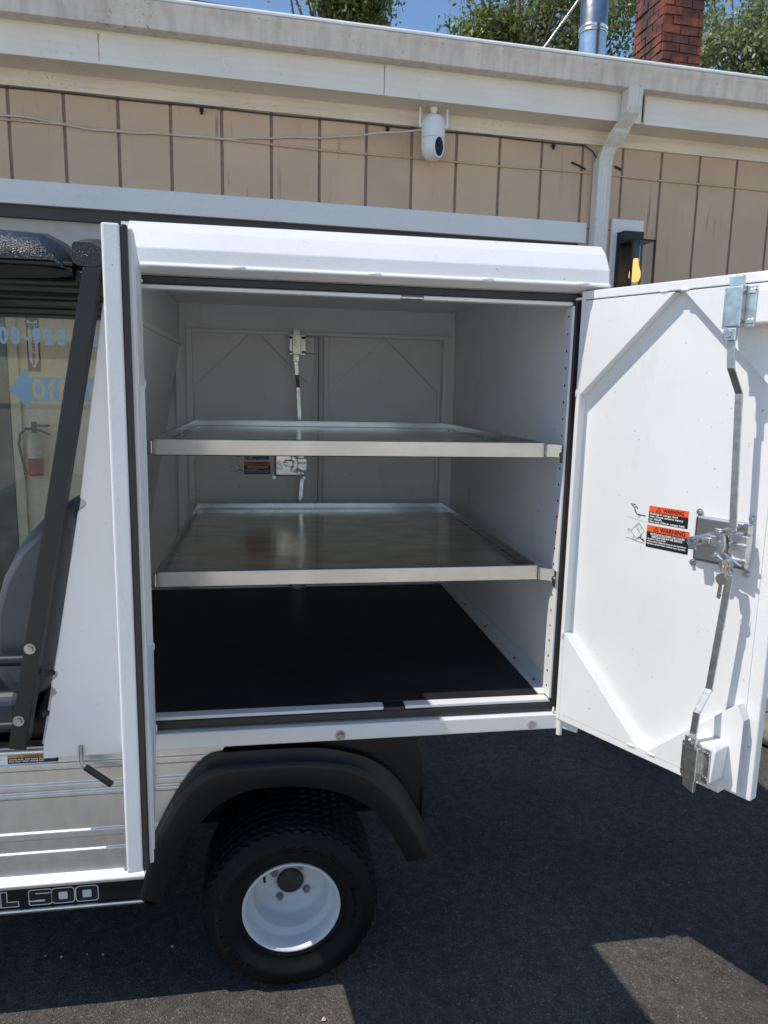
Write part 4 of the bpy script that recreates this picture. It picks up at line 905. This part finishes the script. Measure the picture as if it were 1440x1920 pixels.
# --- wheel
def wheel(cx_, cy_, cz_, name='rear_wheel'):
    c0 = Vector((cx_, cy_, cz_))
    t = MB('rubber'); nz = 96
    # sidewall
    t.rev([(.140, .006), (.146, -.004), (.152, -.0045), (.155, -.002), (.170, -.014), (.188, -.021), (.190, -.0225), (.212, -.022), (.214, -.0200), (.230, -.013), (.2385, -.006)], c0, 96)
    # zigzag shoulder and tread ribs
    rows = []
    def zz(r, a, amp, ph=0, ra_=0): rows.append([(cx_ + (r + ra_ * (1 if k % 2 else -1)) * math.cos(2 * math.pi * k / nz), cy_ + a + amp * (1 if (k + ph) % 2 else -1), cz_ + (r + ra_ * (1 if k % 2 else -1)) * math.sin(2 * math.pi * k / nz)) for k in range(nz)])
    zz(.2385, -.006, 0); zz(.2420, -.0035, 0, 0, .0035); zz(.2385, .004, .0, 0, .004); zz(.249, .010, .004)
    r0 = .2525
    for a in (.030, .062, .094, .126, .158, .190, .218):
        zz(r0 if a > .03 else .2515, a - .012, .005); zz(r0 - .005, a - .008, .005); zz(r0 - .005, a - .002, .005); zz(r0, a + .002, .005); r0 = .2555
    zz(.245, .235, .004); zz(.23, .247, 0); zz(.2, .256, 0); zz(.15, .235, 0); zz(.14, .226, 0)
    t.loft([r + [r[0]] for r in rows], closed=False, smooth=False)
    w = t.build(name, cart, normals=True)
    # raised lettering, reading clockwise on the lower left of the sidewall
    def wrap(txt, a_start, a_step, rb, h, bold):
        tx = MB('rubber'); vs, fs, wd0 = text_geo(txt, bold, 1.25, 2)
        def mp(x, y, lift):
            a = math.radians(a_start) - math.radians(a_step) * x; r = rb + y * h; ax_ = np.interp(r, [.17, .188, .212, .230], [-.014, -.022, -.022, -.013])
            return (cx_ + r * math.cos(a), cy_ + ax_ - lift, cz_ + r * math.sin(a))
        tx.add([mp(x, y, .0032) for x, y in vs], fs, True)
        cnt = {}
        for f_ in fs:
            for i in range(len(f_)):
                e = (f_[i], f_[(i + 1) % len(f_)]); cnt[tuple(sorted(e))] = cnt.get(tuple(sorted(e)), 0) + 1
        for (i, j), k in cnt.items():
            if k == 1: tx.add([mp(*vs[i], .0032), mp(*vs[j], .0032), mp(*vs[j], -.002), mp(*vs[i], -.002)], [(0, 1, 2, 3)])
        tx.build('tyre_lettering', w, normals=False)
    wrap('HOLE-N-1', 238, 11.0, .190, .019, .02)
    wrap('HOLE-N-1', 98, 11.0, .190, .019, .02)
    wrap('20x10.00-10', 20, 4.6, .176, .008, .0)
    sm = MB('rubber')
    for k in range(90):
        a = 2 * math.pi * k / 90 + random.uniform(-.02, .02); r = random.choice((.160, .2305, .2355, .2355)); ya = {.160: -.008, .2305: -.0128, .2355: -.0085}[r]
        p = Vector((cx_ + r * math.cos(a), cy_ + ya, cz_ + r * math.sin(a))); sm.cyl(p, p + Vector((.0015 * math.cos(a), -.0035, .0015 * math.sin(a))), .0007, n=5)
    sm.build('mould_whiskers', w)['kind'] = 'stuff'
    r = MB('rim')
    r.rev([(.1405, .004), (.1405, -.002), (.137, -.0045), (.1335, -.002), (.130, .008), (.127, .016), (.1265, .040), (.1235, .050), (.112, .058), (.1095, .066), (.1075, .108), (.100, .119), (.088, .125), (.078, .123), (.040, .123), (.040, .14)], c0, 64); r.build('rim', w, normals=False)
    v_ = MB('gloss_black'); pv = c0 + Vector((.118 * math.cos(2.3), .05, .118 * math.sin(2.3))); v_.cyl(pv, pv + Vector((-.004 * math.cos(2.3), -.03, -.02 * math.sin(2.3))), .0045, .0035, n=10); v_.build('valve_stem', w)
    r = MB('hub'); r.rev([(.0395, .124), (.038, .117), (.034, .113), (0.0, .113)], c0, 32); r.build('hub_cap', w, normals=False)
    for k in range(4):
        a = math.radians(57 + 90 * k); p = c0 + Vector((.0575 * math.cos(a), .123, .0575 * math.sin(a)))
        t = MB('bolt'); t.cyl(p, p + Vector((0, -.004, 0)), .0115, n=16); t.cyl(p + Vector((0, -.004, 0)), p + Vector((0, -.014, 0)), .0098, .0094, n=6); t.cyl(p + Vector((0, -.014, 0)), p + Vector((0, -.019, 0)), .006, .005, n=10); t.build('lug_nut', w)
    return w
w1 = wheel(.430, .024, .2530)

# --- cab: canopy, strut, seat, rails
n_ = 7
def can_row(y, zt, zo):
    pts = [(-1.75, zt), (-.225, zt), (-.150, zt - .004), (-.112, zt - .022), (-.094, zt - .042), (-.084, zt - .060), (-.073, zt - .080)]
    return pts
cn = MB('canopy')
top0 = [(x, -.030, z) for x, z in can_row(0, 2.030, 0)]; top0 = [(x, y, max(z, 1.984)) for x, y, z in top0]
top1 = [(x, -.024, z) for x, y, z in [(a, 0, b) for a, b in can_row(0, 2.040, 0)]]
top2 = [(x, .022, z) for x, z in can_row(0, 2.069, 0)]
top3 = [(x, .080, z) for x, z in can_row(0, 2.081, 0)]
top4 = [(x, 1.25, z) for x, z in can_row(0, 2.085, 0)]
low = [(x, -.030, min(2.003, z)) for x, y, z in top0]; low = [(x, -.030, 2.000 if x < -.1 else 1.985) for x, y, z in top0]
cn.loft([low, top0, top1, top2, top3, top4, [(x, 1.25, 2.0 if x < -.1 else 1.985) for x, y, z in top0]])
can = cn.build('canopy_roof', cart)
u = MB('tube'); u.box(-1.75, -.072, -.024, 1.245, 1.990, 1.9995)
u.build('canopy_lining', can, .003)
for y0, y1, zz_ in ((.15, .27, 1.962), (.42, .56, 1.955), (.68, .84, 1.955), (1.04, 1.20, 1.968)):
    u = MB('tube'); u.box(-1.75, -.09, y0, y1, zz_, 1.9895); u.build('canopy_rib', can, .012, 3)
u = MB('tube'); u.loft([[(-1.75, -.02, 1.989), (-.3, -.02, 1.989), (-.15, -.01, 1.988), (-.08, .02, 1.985)], [(-1.75, .10, 1.972), (-.3, .10, 1.972), (-.15, .09, 1.976), (-.09, .07, 1.982)], [(-1.75, .14, 1.989), (-.3, .14, 1.989), (-.15, .12, 1.988), (-.08, .09, 1.985)]]); u.build('underside_moulding', can)
hp = MB('canopy'); hp.loft([[(-.070, -.030, 2.000), (-.060, -.030, 1.992), (-.022, -.030, 1.988), (.004, -.030, 2.010), (.004, -.030, 2.026), (-.032, -.030, 2.043), (-.066, -.030, 2.043), (-.071, -.030, 2.036)],
    [(-.074, .10, 2.0), (-.06, .10, 1.985), (-.012, .10, 1.985), (.004, .10, 2.010), (.004, .10, 2.065), (-.040, .10, 2.075), (-.068, .10, 2.075), (-.074, .10, 2.07)]], closed=True, smooth=False)
hp.add([(-.070, -.030, 2.000), (-.060, -.030, 1.992), (-.022, -.030, 1.988), (.004, -.030, 2.010), (.004, -.030, 2.026), (-.032, -.030, 2.043), (-.066, -.030, 2.043), (-.071, -.030, 2.036)], [tuple(range(8))]); hp.build('canopy_ear', can, .007, 3)
hp = MB('canopy'); hp.box(-.072, -.012, -.010, 1.22, 1.955, 1.984); hp.build('canopy_rear_rail', can, .006)
st = MB('tube')
A, B2 = Vector((-.0285, 0, 1.988)), Vector((-.2585, 0, .812))
hw = .0200
st.loft([[(A.x - hw, -.034, A.z), (A.x + hw, -.034, A.z), (A.x + hw, .012, A.z), (A.x - hw, .012, A.z)], [(B2.x - hw, -.034, B2.z + .004), (B2.x + hw, -.034, B2.z - .003), (B2.x + hw, .012, B2.z - .003), (B2.x - hw, .012, B2.z + .004)]], closed=True, smooth=False)
st.add([(B2.x - hw, -.034, B2.z + .004), (B2.x + hw, -.034, B2.z - .003), (B2.x + hw, .012, B2.z - .003), (B2.x - hw, .012, B2.z + .004)], [(0, 1, 2, 3)])
strut = st.build('roof_strut', cart, .003, 3)
for x, z in ((-.2125, 1.076), (-.249, .889)):
    t = MB('bolt'); t.bolt((x, -.034, z), (0, -1, 0), .0095); t.build('strut_bolt', strut)
for x, z in ((-.192, .995), (-.205, .885)):
    t = MB('rust'); t.cyl((x, .012, z), (x + .022, .012, z), .007, n=8); t.cyl((x, .012, z), (x + .008, .012, z), .011, n=6); t.build('strut_nut', strut)
sb = [(-.115, 1.425), (-.150, 1.418), (-.195, 1.385), (-.250, 1.325), (-.298, 1.235), (-.325, 1.14), (-.335, 1.04), (-.325, .96), (-.295, .915), (-.24, .905), (-.19, .93), (-.15, 1.05), (-.12, 1.20), (-.105, 1.32), (-.10, 1.40)]
s_ = MB('vinyl'); s_.loft([[(-.2 + (x + .2) * k, y, 1.16 + (z - 1.16) * k) for x, z in sb] for y, k in ((.045, .80), (.05, .90), (.062, .96), (.08, .99), (.11, 1.0), (1.12, 1.0), (1.15, .99), (1.17, .96), (1.18, .9))], closed=True)
s_.add([(-.2 + (x + .2) * .8, .045, 1.16 + (z - 1.16) * .8) for x, z in sb], [tuple(range(len(sb)))], True); s_.build('seat_back', cart)
q = MB('plastic'); q.prism([(-.10, 1.405), (-.085, 1.40), (-.215, .79), (-.27, .79), (-.24, .9), (-.16, 1.05), (-.12, 1.25)], lambda p, z, d: (p, d, z), .07, 1.16); q.build('seat_shell', cart, .004)
q = MB('vinyl'); q.box(-.95, -.27, .07, 1.16, .80, .915); q.build('seat_base', cart, .03, 4)
for z in (1.034, .858):
    q = MB('tube'); q.tube([(-.262 if z < 1 else -.22, .004, z), (-.40, .004, z), (-.70, .004, z), (-.78, .004, z - .02), (-.82, .004, z - .08)], .0145, 14); q.build('hip_rail', cart)
q = MB('alu'); q.box(XB0, -.16, .012, .05, .7875, .795); q.build('sill_cap', cart, .002)

# ------------------------------------------------------------------ small things at the right
tm = MB('timber'); tm.T = Matrix.Translation((2.93, 1.28, .205)) @ Matrix.Rotation(math.radians(-12), 4, 'Z')
tm.box(-.10, 1.5, -.07, .07, -.035, .045); tag(tm.build('landscape_timber', None, .006), 'weathered square timber lying on a grey stone beyond the open door', 'timber')
def rock(name, c0, r, label, seed):
    rg = np.random.default_rng(seed); vs = []; fs = []; nu, nv = 14, 9
    for j in range(nv + 1):
        for i in range(nu):
            th, ph = 2 * math.pi * i / nu, math.pi * j / nv; k = 1 + .12 * math.sin(3 * th + seed) * math.sin(2 * ph) + rg.uniform(-.06, .06)
            vs.append((c0[0] + r[0] * k * math.sin(ph) * math.cos(th), c0[1] + r[1] * k * math.sin(ph) * math.sin(th), max(.0, c0[2] + r[2] * k * math.cos(ph))))
    for j in range(nv):
        for i in range(nu): fs.append((j * nu + i, j * nu + (i + 1) % nu, (j + 1) * nu + (i + 1) % nu, (j + 1) * nu + i))
    m = MB('stone'); m.add(vs, fs, True); return tag(m.build(name), label, 'stone')
rock('edging_stone', (2.92, 1.26, .07), (.17, .16, .105), 'rough grey stone under the timber beyond the open door', 3)

PEB = ('tiny pale pebble on the shaded asphalt, leftmost under the cart sill', 'tiny pale pebble on the shaded asphalt, second from the left under the sill', 'smallest pale pebble on the shaded asphalt, third from the left', 'tiny pale pebble on the shaded asphalt, fourth from the left', 'tiny pale pebble on the shaded asphalt just left of the rear tyre')
for i, (x, y, r) in enumerate(((-.308, .236, .0035), (-.259, .225, .0042), (-.185, .226, .003), (-.137, .219, .0036), (.068, .225, .0042))):
    p_ = MB('gravel'); p_.rev([(0, -.4 * r), (.8 * r, -.2 * r), (r, .3 * r), (.5 * r, .8 * r), (0, .9 * r)], (x, y, .3 * r), 7, axis='z')
    tag(p_.build('pebble', normals=False), PEB[i], 'pebble', 'pebbles left of the rear wheel')
lf = MB('timber'); lf.loft([[(.507, -.112, .003), (.512, -.116, .006), (.519, -.114, .004)], [(.508, -.107, .002), (.513, -.108, .005), (.520, -.107, .003)], [(.511, -.101, .004), (.514, -.101, .005), (.517, -.101, .004)]])
tag(lf.build('dry_leaf', normals=False), 'small curled dry leaf on the sunlit asphalt in front of the wheel', 'leaf')

# ------------------------------------------------------------------ trees beyond the roof
def tree(name, base, crown, n_clump, per, leaf, mat, label, seed, trunk_r=.16, lean=(0, 0)):
    rg = np.random.default_rng(seed); base = Vector(base)
    root = thing(name, base, label, 'tree', 'trees beyond the roof')
    t = MB('bark'); tops = []
    c0 = Vector(crown[0][0])
    tp = [base, base.lerp(c0, .35) + Vector((.15, .1, 0)), base.lerp(c0, .7) + Vector((-.1, 0, 0)), c0]
    t.tube(tp, [trunk_r, trunk_r * .8, trunk_r * .55, trunk_r * .25], 9)
    cl = []
    for c_, r_ in crown:
        for _ in range(n_clump):
            v = rg.normal(size=3); v /= np.linalg.norm(v); rad = rg.uniform(.35, 1.0) ** .6
            cl.append(np.array(c_) + v * np.array(r_) * rad)
    for q in cl[::3]:
        a = tp[2].lerp(tp[3], rg.uniform(-.3, .9)); b_ = Vector(q); mid_ = a.lerp(b_, .5) + Vector(rg.normal(size=3) * .12)
        t.tube([a, mid_, b_], [trunk_r * .22, trunk_r * .14, trunk_r * .05], 5)
    t.build('trunk', root)
    cl = np.array(cl); N_ = len(cl) * per
    ctr = np.repeat(cl, per, 0) + rg.normal(size=(N_, 3)) * np.array([.19, .19, .12])
    a = rg.normal(size=(N_, 3)); a /= np.linalg.norm(a, axis=1)[:, None]
    a[:, 2] -= .35; b_ = np.cross(a, rg.normal(size=(N_, 3))); b_ /= np.linalg.norm(b_, axis=1)[:, None]
    L = leaf * rg.uniform(.7, 1.3, (N_, 1)); wd0 = L * .28
    V = np.stack([ctr - a * L * .5, ctr + b_ * wd0, ctr + a * L * .5, ctr - b_ * wd0], 1).reshape(-1, 3) - np.array(base)
    me = bpy.data.meshes.new('crown'); me.vertices.add(len(V)); me.vertices.foreach_set('co', V.astype(np.float32).ravel())
    me.loops.add(N_ * 4); me.polygons.add(N_); me.loops.foreach_set('vertex_index', np.arange(N_ * 4, dtype=np.int32))
    me.polygons.foreach_set('loop_start', np.arange(0, N_ * 4, 4, dtype=np.int32)); me.update(calc_edges=True); me.materials.append(M[mat])
    o = bpy.data.objects.new('crown', me); COL.objects.link(o); o.parent = root
    return root
tree('oak_tree', (1.9, 14.2, 0), [((1.6, 13.6, 10.4), (1.25, 1.2, 1.6)), ((2.05, 13.3, 9.0), (.55, .5, .45))], 70, 85, .10, 'leaf', 'leafy green tree top farthest left above the gutter', 11)
tree('oak_tree', (6.1, 13.6, 0), [((5.2, 13.0, 9.3), (1.35, 1.2, 1.0)), ((6.6, 13.2, 8.7), (1.3, 1.0, .8)), ((4.6, 12.8, 8.4), (.7, .7, .35)), ((6.9, 13.2, 10.0), (1.2, 1.0, .9))], 40, 88, .10, 'leaf', 'dark green tree behind the shiny metal flue pipe', 12)
tree('pale_tree', (10.2, 13.0, 0), [((9.9, 12.4, 9.3), (1.5, 1.2, 1.3)), ((9.4, 12.2, 8.2), (1.0, .9, .7)), ((10.8, 12.2, 8.0), (.9, .9, .6))], 46, 85, .10, 'leaf_pale', 'pale green tree with light bare branches right of the brick chimney', 13)
